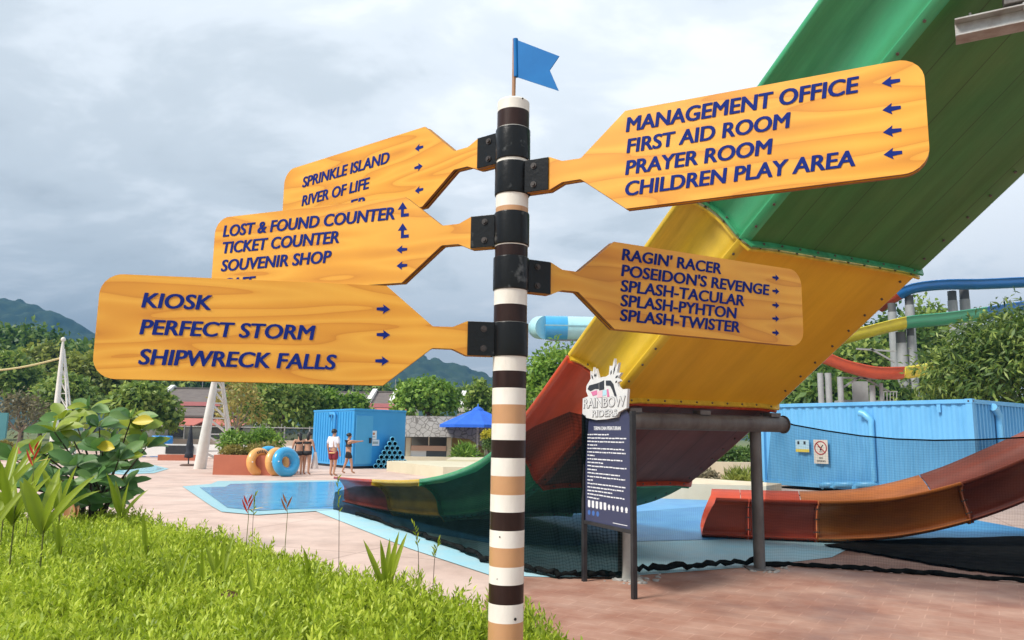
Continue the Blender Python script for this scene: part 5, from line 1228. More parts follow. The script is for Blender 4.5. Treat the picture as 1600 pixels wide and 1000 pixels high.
for k in range(8): a = 2 * math.pi * k / 8 + .2; rb.bar(V3(ux_, 44, apex[2] - .12), V3(ux_ + RR * .97 * math.cos(a), 44 + RR * .97 * math.sin(a), rim - .05), .03, .03)
rb.build('ribs', galv_m, um)
vm = MB(); vm.lathe(V3(ux_, 44, apex[2] - .05), [(.34, -.08), (.3, .02), (.12, .12), (.03, .16), (.03, .3), (.001, .31)], 16); vm.build('vent_cap', MATS['royal_blue_canvas'], um)

# ================================================================== BACKGROUND, RIGHT
def channel(root, pts, R_, m_, name='slide_section', label=None, n=10):
    """open half-round channel swept along points"""
    P = [np.asarray(p, float) for p in pts]; mb = MB(); rows = []
    for i, p in enumerate(P):
        t = P[min(i + 1, len(P) - 1)] - P[max(i - 1, 0)]; t /= np.linalg.norm(t); s = np.cross(t, UPZ); s /= np.linalg.norm(s); u = np.cross(s, t)
        r = [p + s * (R_ * 1.12) + u * .03, ]
        r += [p + (s * math.cos(a) - u * math.sin(a)) * R_ for a in np.linspace(0, math.pi, n)]
        r += [p - s * (R_ * 1.12) + u * .03, p - s * (R_ * 1.12) + u * .09]
        r += [p + (s * math.cos(a) - u * math.sin(a)) * (R_ * .94) + u * .06 for a in np.linspace(math.pi, 0, n)]
        r += [p + s * (R_ * 1.12) + u * .09]
        rows.append(r)
    mb.grid(rows, 0, True, True); N = len(rows[0]); mb.add(rows[0], [tuple(range(N))]); mb.add(rows[-1], [tuple(range(N))[::-1]])
    for i in (0, len(P) - 1):
        pass
    return mb.build(name, m_, root, label=label)
def curve(pxs, n=6):
    """photo points with distances -> smooth world path"""
    K = [AY(x, y, Y) for x, y, Y in pxs]; out = []
    for i in range(len(K) - 1):
        p0, p1, p2, p3 = K[max(i - 1, 0)], K[i], K[i + 1], K[min(i + 2, len(K) - 1)]
        for k in range(n):
            t = k / n; out.append(.5 * (2 * p1 + (p2 - p0) * t + (2 * p0 - 5 * p1 + 4 * p2 - p3) * t * t + (3 * p1 - p0 - 3 * p2 + p3) * t ** 3))
    out.append(K[-1]); return out
bl = gel('blue_slide_gelcoat', (.02, .17, .50), (.03, .21, .55)); gr2 = gel('mint_slide_gelcoat', (.06, .34, .20), (.08, .40, .25)); ye2 = gel('lemon_slide_gelcoat', (.68, .58, .04), (.62, .54, .05)); rd2 = gel('vermilion_gelcoat', (.52, .07, .02), (.45, .06, .018)); lb = gel('pale_aqua_gelcoat', (.40, .70, .74), (.48, .76, .78)); bl2 = gel('azure_gelcoat', (.05, .36, .68), (.06, .40, .72))
colm = mat('grey_steel_column', (.34, .35, .35), .55, (.26, .27, .27), 2, .7); cold = mat('dark_column_cap', (.09, .09, .09), .6)
def column(root, px, ytop, wpx, Y, top_dark=True):
    p = AY(px, ytop, Y); r = wpx / 2 * Y / FOC; mb = MB(); mb.cyl(V3(p[0], p[1], 0), p - V3(0, 0, r * 2.2), r, 14); mb.build('support_column', colm, root)
    if top_dark: mb = MB(); mb.cyl(p - V3(0, 0, r * 2.2), p, r * .92, 14); mb.build('column_cap', cold, root)
hs = thing('elevated_slide', tuple(AY(1490, 690, 58)[:2]) + (0,), 'high blue elevated slide crossing the sky at the right', 'water slide', 'elevated slides behind the container')
cv = curve([(1372, 478, 62), (1395, 462, 61), (1425, 447, 60), (1470, 441, 59.5), (1530, 440, 59), (1600, 437, 58), (1700, 434, 57)])
channel(hs, cv[:9], .62, rd2, label='red lower section'); channel(hs, cv[8:], .62, bl, label='blue section')
for px, yt, w in ((1393, 474, 13), (1420, 462, 14), (1487, 455, 14), (1506, 452, 15)): column(hs, px, yt, w, 60.5)
gs = thing('elevated_slide', tuple(AY(1440, 690, 54)[:2]) + (0,), 'yellow and mint green elevated slide below the blue one', 'water slide', 'elevated slides behind the container')
cv = curve([(1310, 524, 55), (1345, 515, 54.5), (1411, 499, 54), (1470, 493, 53.5), (1536, 484, 53), (1600, 474, 52.5), (1700, 460, 52)])
channel(gs, cv[:13], .72, ye2, label='yellow section'); channel(gs, cv[12:25], .72, gr2, label='mint green section'); channel(gs, cv[24:], .72, bl, label='blue section')
for px, yt, w in ((1407, 519, 16), (1422, 512, 12), (1578, 495, 14)): column(gs, px, yt, w, 54.6)
rs_ = thing('elevated_slide', tuple(AY(1350, 690, 46)[:2]) + (0,), 'low vermilion slide with a yellow end on grey columns', 'water slide', 'elevated slides behind the container')
cv = curve([(1265, 545, 48), (1300, 557, 47.5), (1330, 568, 47), (1366, 576, 46.5), (1400, 577, 46), (1422, 575, 46), (1450, 570, 46.5), (1500, 560, 47)])
channel(rs_, cv[:27], .62, rd2, label='vermilion section'); channel(rs_, cv[26:], .62, ye2, label='yellow section')
for px, yt, w in ((1281, 573, 9), (1293, 572, 10), (1312, 579, 9), (1362, 592, 9), (1376, 592, 6)): column(rs_, px, yt, w, 47.2, False)
mb = MB()
for a, b in (((1338, 545), (1400, 549)), ((1360, 545), (1398, 566)), ((1316, 590), (1372, 592)), ((1316, 606), (1345, 588)), ((1345, 588), (1390, 612))): mb.bar(AY(*a, 47.4), AY(*b, 47.4), .10, .10)
mb.build('brace', colm, rs_)
st_ = thing('stair_platform', tuple(AY(1348, 690, 49)[:2]) + (0,), 'grey steel stair platform under the vermilion slide', 'stair')
mb = MB(); boxpx(mb, 1334, 1356, 596, 640, 49, .1); mb.build('stair_panel', colm, st_)
mb = MB(); boxpx(mb, 1318, 1400, 626, 629, 49.5, 1.4); mb.build('deck', colm, st_)
mb = MB()
for px in range(1376, 1402, 5): mb.cyl(AY(px, 627, 49.4), AY(px, 612, 49.4), .03, 6)
mb.bar(AY(1374, 612, 49.4), AY(1402, 612, 49.4), .06, .06); mb.build('railing', colm, st_)
for px in (1322, 1398): mb = MB(); q = AY(px, 627, 49.8); mb.cyl(V3(q[0], q[1], 0), q, .12, 8); mb.build('leg', colm, st_)
ts = thing('tube_slide', tuple(AY(900, 690, 55)[:2]) + (0,), 'pale aqua and blue closed tube slide above the tree right of the pole', 'water slide')
def tubesec(pts, r_, m_, name='tube_section', label=None): mb = MB(); mb.tube(pts, r_, 20); return mb.build(name, m_, ts, label=label)
cv = [AY(838, 512, 58) + V3(.6, 1.2, -.0), AY(838, 512, 56.5), AY(843, 512, 55.4), AY(850, 512, 55)]
cv = [AY(846, 512, 57.5), AY(843, 512, 56.3), AY(846.5, 512, 55.4), AY(852, 512, 55)]
rr_ = 18.5 * 55 / FOC
tubesec(cv, rr_, lb, label='pale aqua bend'); tubesec([AY(852, 512, 55), AY(886, 512.5, 55)], rr_ * 1.03, bl2, label='blue band'); tubesec([AY(886, 512.5, 55), AY(960, 514, 55)], rr_, lb); tubesec([AY(960, 514, 55), AY(1000, 515, 55)], rr_ * 1.03, bl2); tubesec([AY(1000, 515, 55), AY(1140, 517, 55)], rr_, lb)
mb = MB(); mb.bar(AY(850, 510.5, 55) - V3(0, rr_ * 1.01, 0), AY(1140, 516, 55) - V3(0, rr_ * 1.01, 0), .05, .09); mb.build('seam_flange', gel('grey_aqua_gelcoat', (.25, .45, .5), (.3, .5, .55)), ts)
mb = MB(); mb.bar(AY(858, 531, 55), AY(1140, 536, 55), .12, .14); mb.build('rail', colm, ts)
for px in (905, 1040): mb = MB(); q = AY(px, 531, 55); mb.cyl(V3(q[0], q[1], 0), q, .2, 10); mb.build('support_column', colm, ts)
# trees on the right
tree(1652, 448, 800, 450, 30.5, 'large mango tree with long drooping leaves behind the container', lm_mango, name='mango_tree', seed=60, clumps=520, per=70, L=.36, W=.10, droop=.7, group='trees behind the container', csize=.15)
for i, (px, yt, yb2, w, Y, m, lab) in enumerate([(1262, 560, 700, 120, 58, lm_dark, 'deep green tree at the edge of the yellow slide'), (1335, 515, 700, 130, 66, lm_mid, 'mid green tree behind the vermilion slide'), (1392, 498, 690, 120, 70, lm_dark, 'deep green tree behind the grey slide columns'), (1455, 480, 690, 110, 72, lm_mid, 'mid green tree between columns and mango tree'), (1300, 590, 700, 100, 54, lm_dark, 'low dark tree behind the short grey columns'), (1380, 590, 700, 110, 56, lm_dark, 'low dark tree behind the stair platform'), (1225, 600, 720, 90, 60, lm_dark, 'dark tree behind the left end of the container')]):
    tree(px, yt, yb2, w, Y, lab, m, seed=70 + i, clumps=140, per=26, L=.7, W=.38, group='trees behind the container')
# hedge and shrubs in the planter left of the container
shrub(1150, 700, 752, 100, 30, 'dark green clipped hedge left of the container', lm_dark, 30, L=.16, W=.08, clumps=120, per=34, name='hedge', cat='hedge', zb=0)
shrub(1085, 705, 760, 80, 31, 'green hedge half hidden behind the red slide', lm_mid, 33, L=.18, W=.08, clumps=100, per=30, name='hedge', cat='hedge', zb=0)
shrub(1100, 736, 768, 52, 24.6, 'pale beige green mound shrub in the planter by the slide', leaf_mat('leaf_beige', (.12, .10, .05), (.26, .22, .13), (.42, .37, .24)), 31, L=.13, W=.06, clumps=70, per=34, zb=.35)
shrub(1158, 745, 772, 66, 25.0, 'spiky yellow green plant in the planter in front of the hedge', lm_yel, 32, L=.42, W=.05, droop=-.5, clumps=40, per=16, zb=.35)

# ================================================================== PEOPLE
def skin_body(name, J, E, m_, parent, sub=2):
    """continuous body surface grown over joints {name: (pos, radius)} along edges"""
    names = list(J); idx = {k: i for i, k in enumerate(names)}
    me = bpy.data.meshes.new(name); me.from_pydata([tuple(J[k][0]) for k in names], [(idx[a], idx[b]) for a, b in E], [])
    o = bpy.data.objects.new(name + '_source', me); COL.objects.link(o)
    sk = o.modifiers.new('skin', 'SKIN'); sk.use_smooth_shade = True
    if not me.skin_vertices: me.attributes.new('skin', 'FLOAT', 'POINT')
    for k in names:
        r = J[k][1]; r = (r, r) if not hasattr(r, '__len__') else r
        me.skin_vertices[0].data[idx[k]].radius = r; me.skin_vertices[0].data[idx[k]].use_root = (idx[k] == 0)
    ss = o.modifiers.new('subsurf', 'SUBSURF'); ss.levels = sub; ss.render_levels = sub
    dg = bpy.context.evaluated_depsgraph_get(); dg.update()
    res = bpy.data.meshes.new_from_object(o.evaluated_get(dg)); res.name = name
    bpy.data.objects.remove(o); bpy.data.meshes.remove(me)
    res.polygons.foreach_set('use_smooth', np.ones(len(res.polygons), bool))
    return link_mesh(name, res, m_, parent)
skin_t = mat('skin', (.50, .27, .17), .55, (.44, .22, .14), 12, .6); hair_m = mat('black_hair', (.010, .008, .007), .5)
def person(foot, H, yaw, label, pose, clothes, hair='short'):
    t = thing('person', tuple(foot), label, 'person', None)
    c, s = math.cos(yaw), math.sin(yaw)
    X = lambda x, y, z: V3(foot[0] + (x * c - y * s) * H, foot[1] + (x * s + y * c) * H, foot[2] + z * H)   # facing local +y
    P = dict(hip=(0, 0, .53), waist=(0, 0, .61), chest=(0, -.005, .74), neck=(0, -.005, .835), head0=(0, .008, .865), head1=(0, .012, .925), head2=(0, .006, .972),
             shL=(-.115, -.005, .805), elL=(-.150, -.015, .64), wrL=(-.155, .03, .50), haL=(-.155, .04, .455), shR=(.115, -.005, .805), elR=(.150, -.015, .64), wrR=(.155, .03, .50), haR=(.155, .04, .455),
             thL=(-.055, 0, .49), knL=(-.06, .01, .28), anL=(-.06, -.012, .05), toL=(-.068, .075, .018), thR=(.055, 0, .49), knR=(.06, .01, .28), anR=(.06, -.012, .05), toR=(.068, .075, .018))
    P.update(pose)
    R_ = dict(hip=(.085, .065), waist=(.070, .052), chest=(.088, .060), neck=.030, head0=.040, head1=.053, head2=.034, shL=.034, elL=.024, wrL=.017, haL=(.020, .011), shR=.034, elR=.024, wrR=.017, haR=(.020, .011), thL=.058, knL=.036, anL=.022, toL=.018, thR=.058, knR=.036, anR=.022, toR=.018)
    J = {k: (X(*P[k]), tuple(np.array(R_[k]) * H) if hasattr(R_[k], '__len__') else R_[k] * H) for k in P}
    E_ = [('hip', 'waist'), ('waist', 'chest'), ('chest', 'neck'), ('neck', 'head0'), ('head0', 'head1'), ('head1', 'head2')]
    for S in 'LR':
        E_ += [('chest', 'sh' + S), ('sh' + S, 'el' + S), ('el' + S, 'wr' + S), ('wr' + S, 'ha' + S), ('hip', 'th' + S), ('th' + S, 'kn' + S), ('kn' + S, 'an' + S), ('an' + S, 'to' + S)]
        d = unit(J['ha' + S][0] - J['wr' + S][0]); side = unit(np.cross(d, X(0, 1, 0) - X(0, 0, 0) + V3(0, 0, .01)))
        for i, (off, ln) in enumerate(((-.013, .034), (-.0045, .040), (.0045, .037), (.013, .029))):
            b = J['ha' + S][0] + side * off * H; k1, k2 = 'f%s%da' % (S, i), 'f%s%db' % (S, i)
            J[k1] = (b + d * .012 * H, .0055 * H); J[k2] = (b + d * ln * H + V3(0, 0, -.004 * H), .0045 * H); E_ += [('ha' + S, k1), (k1, k2)]
        J['t' + S] = (J['ha' + S][0] - d * .004 * H + side * (-.026 if S == 'R' else .026) * H, .006 * H); E_ += [('ha' + S, 't' + S)]
    J['nose'] = (X(P['head1'][0], P['head1'][1] + .058, P['head1'][2] - .008), .007 * H); E_ += [('head1', 'nose')]
    skin_body('body', J, E_, skin_t, t)
    # face: eyes, mouth, ears
    hc = P['head1']; mb = MB()
    for sx in (-.02, .02):
        e_ = X(hc[0] + sx, hc[1] + .047, hc[2] + .006); mb.cyl(e_, e_ + (X(0, 1, 0) - X(0, 0, 0)) * .004, .006 * H, 8)
    mb.build('eyes', hair_m, t)
    m1 = X(hc[0] - .015, hc[1] + .045, hc[2] - .032); m2 = X(hc[0] + .015, hc[1] + .045, hc[2] - .032); mb = MB(); mb.bar(m1, m2, .01 * H, .006 * H); mb.build('mouth', mat('lips', (.36, .12, .10), .5), t)
    for cname, keys, edges, grow, m_ in clothes:
        JJ = {}
        for k in keys:
            if isinstance(k, tuple): nm_, a, b, f, r = k; JJ[nm_] = (J[a][0] * (1 - f) + J[b][0] * f, r * H)
            else: rr2 = J[k][1]; JJ[k] = (J[k][0], tuple(np.array(rr2) + grow * H) if hasattr(rr2, '__len__') else rr2 + grow * H)
        skin_body(cname, JJ, edges, m_, t)
    mb = MB(); hd_ = X(hc[0], hc[1] - .012, hc[2] + .016)
    rows = []
    for i in range(9):
        th = math.pi * .02 + i / 8 * math.pi * .62; r = []
        for k in range(18):
            a = 2 * math.pi * k / 18; front_ = max(0, math.sin(a)); tt = th * (1 - .38 * front_)
            r.append(hd_ + (X(math.sin(tt) * math.cos(a) * .060, math.sin(tt) * math.sin(a) * .066, math.cos(tt) * .064) - X(0, 0, 0)))
        rows.append(r)
    mb.grid(rows, 0, True, True); mb.build('hair', hair_m, t)
    if hair == 'ponytail':
        b = X(hc[0], hc[1] - .06, hc[2] + .02); mb = MB(); mb.tube([b, X(hc[0] + .01, hc[1] - .085, hc[2] - .03), X(hc[0] + .015, hc[1] - .08, hc[2] - .11), X(hc[0] + .02, hc[1] - .075, hc[2] - .17)], [.034 * H, .040 * H, .032 * H, .010 * H], 9); mb.build('ponytail', hair_m, t)
    if hair == 'bun':
        mb = MB(); mb.lathe(X(hc[0], hc[1] - .062, hc[2] + .03), [(.001, -.028 * H), (.02 * H, -.02 * H), (.028 * H, 0), (.02 * H, .02 * H), (.001, .028 * H)], 10); mb.build('hair_bun', hair_m, t)
    return t, X, J
blackc = mat('black_swim_fabric', (.012, .012, .014), .7); whitec = mat('white_shirt_fabric', (.72, .70, .74), .8, (.64, .60, .66), 6, .5); redc = mat('maroon_shorts', (.22, .015, .03), .8); oran = mat('peach_band_fabric', (.66, .38, .16), .8); towel = mat('white_towel', (.72, .64, .60), .95, (.6, .5, .46), 9, .6, .3, 40)
def shorts(leg=.55, r=.060): return (['hip', ('waistb', 'hip', 'waist', .45, .082), 'thL', 'thR', ('lL', 'thL', 'knL', leg, r), ('lR', 'thR', 'knR', leg, r)], [('hip', 'waistb'), ('hip', 'thL'), ('thL', 'lL'), ('hip', 'thR'), ('thR', 'lR')])
k_, e_ = shorts(.75, .062)
shirt = (['hip', 'waist', 'chest', ('nk', 'chest', 'neck', .75, .045), 'shL', 'shR', ('sl', 'shL', 'elL', .8, .040), ('sr', 'shR', 'elR', .8, .040), ('hem', 'waist', 'hip', 1.0, .088)], [('waist', 'chest'), ('waist', 'hip'), ('hip', 'hem'), ('chest', 'nk'), ('chest', 'shL'), ('shL', 'sl'), ('chest', 'shR'), ('shR', 'sr')])
k3 = ['waist' if False else ('ba', 'hip', 'thL', .0, .098), ('bb', 'hip', 'waist', -.45, .097)]
person(G(519, 744), 1.72, math.radians(-28), 'person in white shirt and maroon shorts seen from behind facing the cabin', dict(wrR=(.15, .04, .50), toL=(-.06, .07, .018), anL=(-.045, -.01, .05), anR=(.05, -.02, .05), knL=(-.05, .02, .28)),
       [('shorts', k_, e_, .017, redc), ('shirt', shirt[0], shirt[1], .014, whitec), ('waist_band', [('ba', 'hip', 'waist', -.15, .118), ('bb', 'hip', 'waist', -.85, .118)], [('ba', 'bb')], 0, oran)])
k2, e2 = shorts(.62, .058)
person(G(543, 740), 1.58, math.radians(-62), 'person in black crop top and black shorts reaching towards the cabin door', dict(shR=(.11, .02, .80), elR=(.10, .15, .79), wrR=(.08, .27, .795), haR=(.075, .315, .80), elL=(-.14, .08, .74), wrL=(-.08, .2, .77), haL=(-.07, .245, .78), anR=(.06, .09, .05), toR=(.06, .17, .018), knR=(.055, .07, .28), anL=(-.06, -.12, .05), toL=(-.06, -.04, .018), knL=(-.055, -.03, .28)),
       [('shorts', k2, e2, .008, blackc), ('crop_top', ['chest', ('cb', 'chest', 'waist', .45, .074), ('ct', 'chest', 'neck', .45, .055)], [('chest', 'cb'), ('chest', 'ct')], .007, blackc)], 'bun')
bik = []
def band(t, X, cname, rows_, m_):
    mb = MB(); rows = [[X(cx + rx * math.cos(a), cy + ry * math.sin(a), z) for a in np.linspace(0, 2 * math.pi, 21)[:-1]] for cx, cy, z, rx, ry in rows_]
    mb.grid(rows, 0, True, True); return mb.build(cname, m_, t)
def swimwear(t, X, dx=0):
    band(t, X, 'bikini_bottom', [(0, 0, .445, .050, .070), (0, 0, .462, .105, .092), (0, 0, .50, .118, .098), (0, 0, .535, .112, .092), (0, 0, .55, .100, .082)], blackc)
    band(t, X, 'bikini_top', [(dx * .3, .016, .712, .092, .078), (dx * .3, .018, .728, .100, .084), (dx * .3, .020, .752, .100, .086), (dx * .3, .02, .765, .092, .080)], blackc)
t_, X_, J_ = person(G(465.5, 742), 1.60, math.radians(20), 'person in black bikini with long dark hair beside the blue swim tube', dict(chest=(0, .02, .74), neck=(0, .035, .83), head0=(0, .05, .86), head1=(0, .065, .91), head2=(0, .06, .955)), bik, 'ponytail'); swimwear(t_, X_)
t_, X_, J_ = person(G(478, 742), 1.62, math.radians(-15), 'person in black bikini holding a white towel, right of the other bather', dict(chest=(0, .02, .74), neck=(.01, .03, .83), head0=(.01, .045, .86), head1=(.012, .055, .915), head2=(.01, .05, .962), elR=(.155, .02, .65), wrR=(.15, .09, .55), haR=(.15, .11, .51)), bik, 'ponytail'); swimwear(t_, X_)
h_ = J_['haR'][0]; mb = MB(); rows = []
for i in range(8):
    f = i / 7; r = []
    for k in range(12): a = 2 * math.pi * k / 12; r.append(h_ + V3(math.cos(a) * (.05 + .09 * f) * (1 + .25 * math.sin(3 * a)), math.sin(a) * (.035 + .03 * f) - .02, .02 - f * .62))
    rows.append(r)
mb.grid(rows, 0, True, True); mb.add(rows[0], [tuple(range(12))]); mb.add(rows[-1], [tuple(range(12))]); tag(mb.build('towel', towel, loc=tuple(h_ - V3(0, 0, .6))), 'white towel hanging from the hand of the bather by the tubes', 'towel')

# ================================================================== FOREGROUND BED
far = [(0, 800), (120, 800), (200, 795), (330, 825), (450, 853), (560, 882), (690, 908), (760, 928), (850, 948), (892, 972), (918, 1004)]
edge = [G(x, y, .47)[:2] for x, y in far]
bedpoly = [(-11, 10.9)] + [tuple(p) for p in edge] + [(.46, 3.6), (.30, 2.9), (-2.2, 2.6), (-6, 4), (-11, 6.5)]
def inside(px, py, poly):
    r = np.zeros(len(px), bool); n = len(poly); j = n - 1
    for i in range(n):
        xi, yi = poly[i]; xj, yj = poly[j]
        r ^= ((yi > py) != (yj > py)) & (px < (xj - xi) * (py - yi) / (yj - yi + 1e-12) + xi); j = i
    return r
mb = MB(); inner_p = []
cx_, cy_ = -3.0, 5.5
for x, y in bedpoly: v = np.array([x - cx_, y - cy_]); inner_p.append((cx_ + v[0] * .985, cy_ + v[1] * .985))
mb.prism([(x, y, 0) for x, y in inner_p], (0, 0, .16)); o = mb.build('bed_soil', mat('dark_leaf_litter', (.035, .04, .012), .95, (.02, .018, .008), 6, .9), loc=(0, 0, 0)); o['kind'] = 'structure'
def bed_h(x, y):
    return np.array([mnoise.noise(Vector((a * 1.1, b * 1.1, 0))) * .075 + mnoise.noise(Vector((a * 3.2, b * 3.2, 4))) * .055 for a, b in zip(x, y)])
def dist_edge(px, py, poly):
    best = np.full(len(px), 9.0); n = len(poly)
    for i in range(n):
        a = np.array(poly[i]); b = np.array(poly[(i + 1) % n]); ab = b - a
        t = np.clip(((px - a[0]) * ab[0] + (py - a[1]) * ab[1]) / (ab @ ab), 0, 1)
        best = np.minimum(best, np.hypot(px - a[0] - ab[0] * t, py - a[1] - ab[1] * t))
    return best
rg = np.random.default_rng(5)
NSP = 21000
x = rg.uniform(-11, .6, NSP * 3); y = rg.uniform(2.6, 12, NSP * 3)
keep = inside(x, y, bedpoly); x, y = x[keep], y[keep]
w_ = y * CF[1] + (.45 - 1.6) * CF[2]; sx = 800 + FOC * x / w_; keep = (sx > -260) & (sx < 1500) & (y > 3.0)
# thin out the far end, where leaves are too small to tell
keep &= rg.random(len(x)) < np.clip(1.15 - .045 * y, .5, 1) ; x, y = x[keep][:NSP], y[keep][:NSP]
n = len(x); de = dist_edge(x, y, bedpoly)
topz = .435 + bed_h(x, y) - np.clip(.22 - de, 0, .22) * .9
ln = rg.uniform(.12, .24, n)
az = rg.uniform(0, 2 * math.pi, n); tilt = np.abs(rg.normal(.35, .28, n)); tilt = np.clip(tilt, 0, 1.25)
D = np.stack([np.sin(tilt) * np.cos(az), np.sin(tilt) * np.sin(az), np.cos(tilt)], 1)
tip = np.stack([x, y, topz + rg.normal(0, .045, n) + (rg.random(n) < .10) * rg.uniform(.03, .15, n)], 1); root = tip - D * ln[:, None]
NL = 11; Vs = []; 
for k in range(NL):
    f = (k + .6) / NL
    P = root + D * (ln * f)[:, None]; a2 = az * 0 + k * 2.4 + rg.uniform(0, 1.2, n)
    e1 = unit(np.cross(D, np.array([.3, .1, 1.0]))); e2 = np.cross(D, e1)
    out_ = e1 * np.cos(a2)[:, None] + e2 * np.sin(a2)[:, None]
    d = unit(out_ * (1.05 - .55 * f) + D * (.45 + .7 * f) + rg.normal(0, .15, (n, 3))); Nn = unit(D + out_ * -.3 + rg.normal(0, .25, (n, 3)))
    L_ = rg.uniform(.045, .088, n) * (1.1 - .35 * f); V, _ = leaf_quads(P, d, Nn, L_, L_ * .29); Vs.append(V)
V = np.concatenate(Vs); F = np.arange(len(V)).reshape(-1, 4)
gc = fast_mesh('ground_cover', V, F, leaf_mat('lime_ground_cover', (.13, .20, .012), (.40, .52, .03), (.68, .76, .10), .4, .5, 1.6), loc=(0, 0, 0)); gc['kind'] = 'stuff'
# lanceolate leaves
def blade(mb, base, d, up, L, W, droop=.25, n=7, mi=0, fold=.25, shape='lance'):
    d = unit(np.asarray(d, float)); side = np.cross(d, np.asarray(up, float)); side = side / (np.linalg.norm(side) + 1e-9); nn = np.cross(side, d)
    rows = []; p = np.asarray(base, float).copy(); dd = d.copy()
    for i in range(n + 1):
        f = i / n
        if shape == 'lance': w = W * (math.sin(math.pi * (f * .93 + .04)) ** .8) * (1 - .25 * f)
        else: w = W * (max(.02, math.sin(math.pi * min(1, f ** 1.25 * .98 + .01))) ** .62) if f < 1 else W * .15
        if i == n: w = .001 if shape == 'lance' else W * .10
        rows.append([p + side * w / 2 + nn * w * fold, p + side * w * .25 + nn * w * fold * .3, p.copy(), p - side * w * .25 + nn * w * fold * .3, p - side * w / 2 + nn * w * fold])
        dd = unit(dd - V3(0, 0, droop / n) * 1.0); p = p + dd * (L / n)
    mb.grid(rows, mi, True)
lance = leaf_mat('lime_lance_leaf', (.16, .24, .02), (.27, .36, .025), (.40, .46, .04), .45, .4, 2)
lance_d = leaf_mat('green_lance_leaf', (.06, .12, .015), (.11, .20, .02), (.22, .33, .035), .45, .4, 2)
stem_m = mat('green_stem', (.12, .16, .03), .6, (.16, .12, .03), 20, .8); stem_d = mat('dark_stem', (.05, .035, .02), .7)
def spiky(px, py, Y, n, L, W, label, m=None, seed=0, lean=.5, zoff=0.0, name='leafy_plant'):
    r_ = random.Random(seed + 900); b = AY(px, py, Y) - V3(0, 0, .10 if seed < 30 else .04); L = L * (1.12 if seed < 30 else 1); t = thing(name, tuple(b), label, 'plant', 'broad bladed plants growing through the ground cover')
    mb = MB(); mb.tube([V3(b[0], b[1] + .02, min(.3, b[2] - .1)), b + V3(.01, 0, L * .25)], [.007, .006], 6); mb.build('stem', stem_m, t)
    for i in range(n):
        a = 2 * math.pi * (i + r_.random() * .7) / n; le = lean * r_.uniform(.35, 1.1); d = V3(math.cos(a) * le, math.sin(a) * le * .7, 1); mb = MB()
        blade(mb, b + V3(0, 0, L * .06 * i / n), d, V3(-math.cos(a) * .6, -1 - math.sin(a) * .3, .35), L * r_.uniform(.7, 1.15), W * r_.uniform(.8, 1.15), r_.uniform(.05, .7)); mb.build('leaf', m or lance, t, normals=False)
    return t
for i, a in enumerate([(604, 915, 6.1, 6, .44, .055, 'tall lime bladed plant left of the pole near the path edge', lance), (345, 905, 6.2, 5, .36, .055, 'lime bladed plant in the middle of the bed', lance), (278, 906, 6.1, 3, .33, .045, 'narrow lime plant just left of the middle bed plant', lance), (318, 915, 6.0, 3, .36, .042, 'pale lime plant between two others in mid bed', lance), (190, 800, 9.6, 6, .50, .075, 'lime bladed plant beside the broad leaved shrub', lance), (170, 870, 6.8, 3, .30, .04, 'small lime plant below the broad leaved shrub', lance), (230, 850, 7.2, 3, .30, .05, 'lime plant left of the bed centre below the shrub', lance), (95, 850, 7.0, 3, .30, .045, 'small pale plant at the lower left of the shrub', lance), (488, 905, 6.0, 2, .30, .04, 'thin lime plant halfway between mid bed and pole', lance), (400, 930, 5.6, 3, .28, .04, 'short lime plant in the bed right of the middle', lance), (650, 930, 5.7, 2, .25, .035, 'thin lime plant near the pole', lance)]):
    spiky(*a[:7], m=a[7], seed=i)
spiky(20, 815, 6.6, 7, .66, .105, 'large lime bladed plant at the left edge in front of the shrub', lance, 40, .8)
spiky(66, 830, 6.4, 5, .60, .105, 'large lime bladed plant beside the left edge one', lance, 41, .7)
spiky(-25, 850, 6.3, 6, .62, .105, 'lime bladed plant cut by the left edge of the photo', lance, 42, .8)
spiky(8, 765, 7.6, 7, .62, .10, 'lime bladed plant low behind the left edge ones', lance, 43, .95)
spiky(92, 800, 7.8, 5, .50, .08, 'lime bladed plant directly in front of the shrub', lance, 44, .8)
# thin flowering stalks
def heliconia(px, ybase, ytop, Y, label, red=True, seed=0):
    b = AY(px, ybase, Y); tp_ = AY(px, ytop, Y); t = thing('heliconia_flower', tuple(b), label, 'flower', 'heliconia flowers in the bed')
    h = tp_[2] - b[2]; mb = MB(); mb.tube([b - V3(0, 0, .2), b + V3(.01, 0, h * .55), b + V3(.0, 0, h * .72)], [.004, .003, .0025], 6); mb.build('stem', stem_m, t)
    m_ = mat('red_bract', (.55, .03, .03), .4, (.62, .10, .03), 12, .7) if red else mat('orange_bract', (.42, .18, .09), .5, (.3, .12, .06), 12, .7)
    for i, (sx, f0) in enumerate(((-1, .62), (1, .68), (-1, .76), (1, .82))[:4 if red else 3]):
        mb = MB(); blade(mb, b + V3(0, 0, h * f0), V3(sx * .42, -.1, .9), V3(0, -1, .2), .15 * (1 - i * .12), .022, -.1, fold=.5); mb.build('bract', m_, t, normals=False)
    if red: mb = MB(); blade(mb, b + V3(.0, 0, h * .66), V3(.95, -.05, .28), V3(0, -.3, 1), .16, .014, .1, fold=.4); mb.build('yellow_bract', mat('yellow_bract', (.62, .46, .05), .4), t, normals=False)
    return t
heliconia(384, 850, 772, 7.6, 'red and yellow heliconia flower in front of the left pool')
heliconia(445, 850, 768, 7.7, 'faded orange heliconia bud right of the red one', False)
heliconia(44, 800, 684, 6.5, 'bright red heliconia flower at the left of the broad leaved shrub')
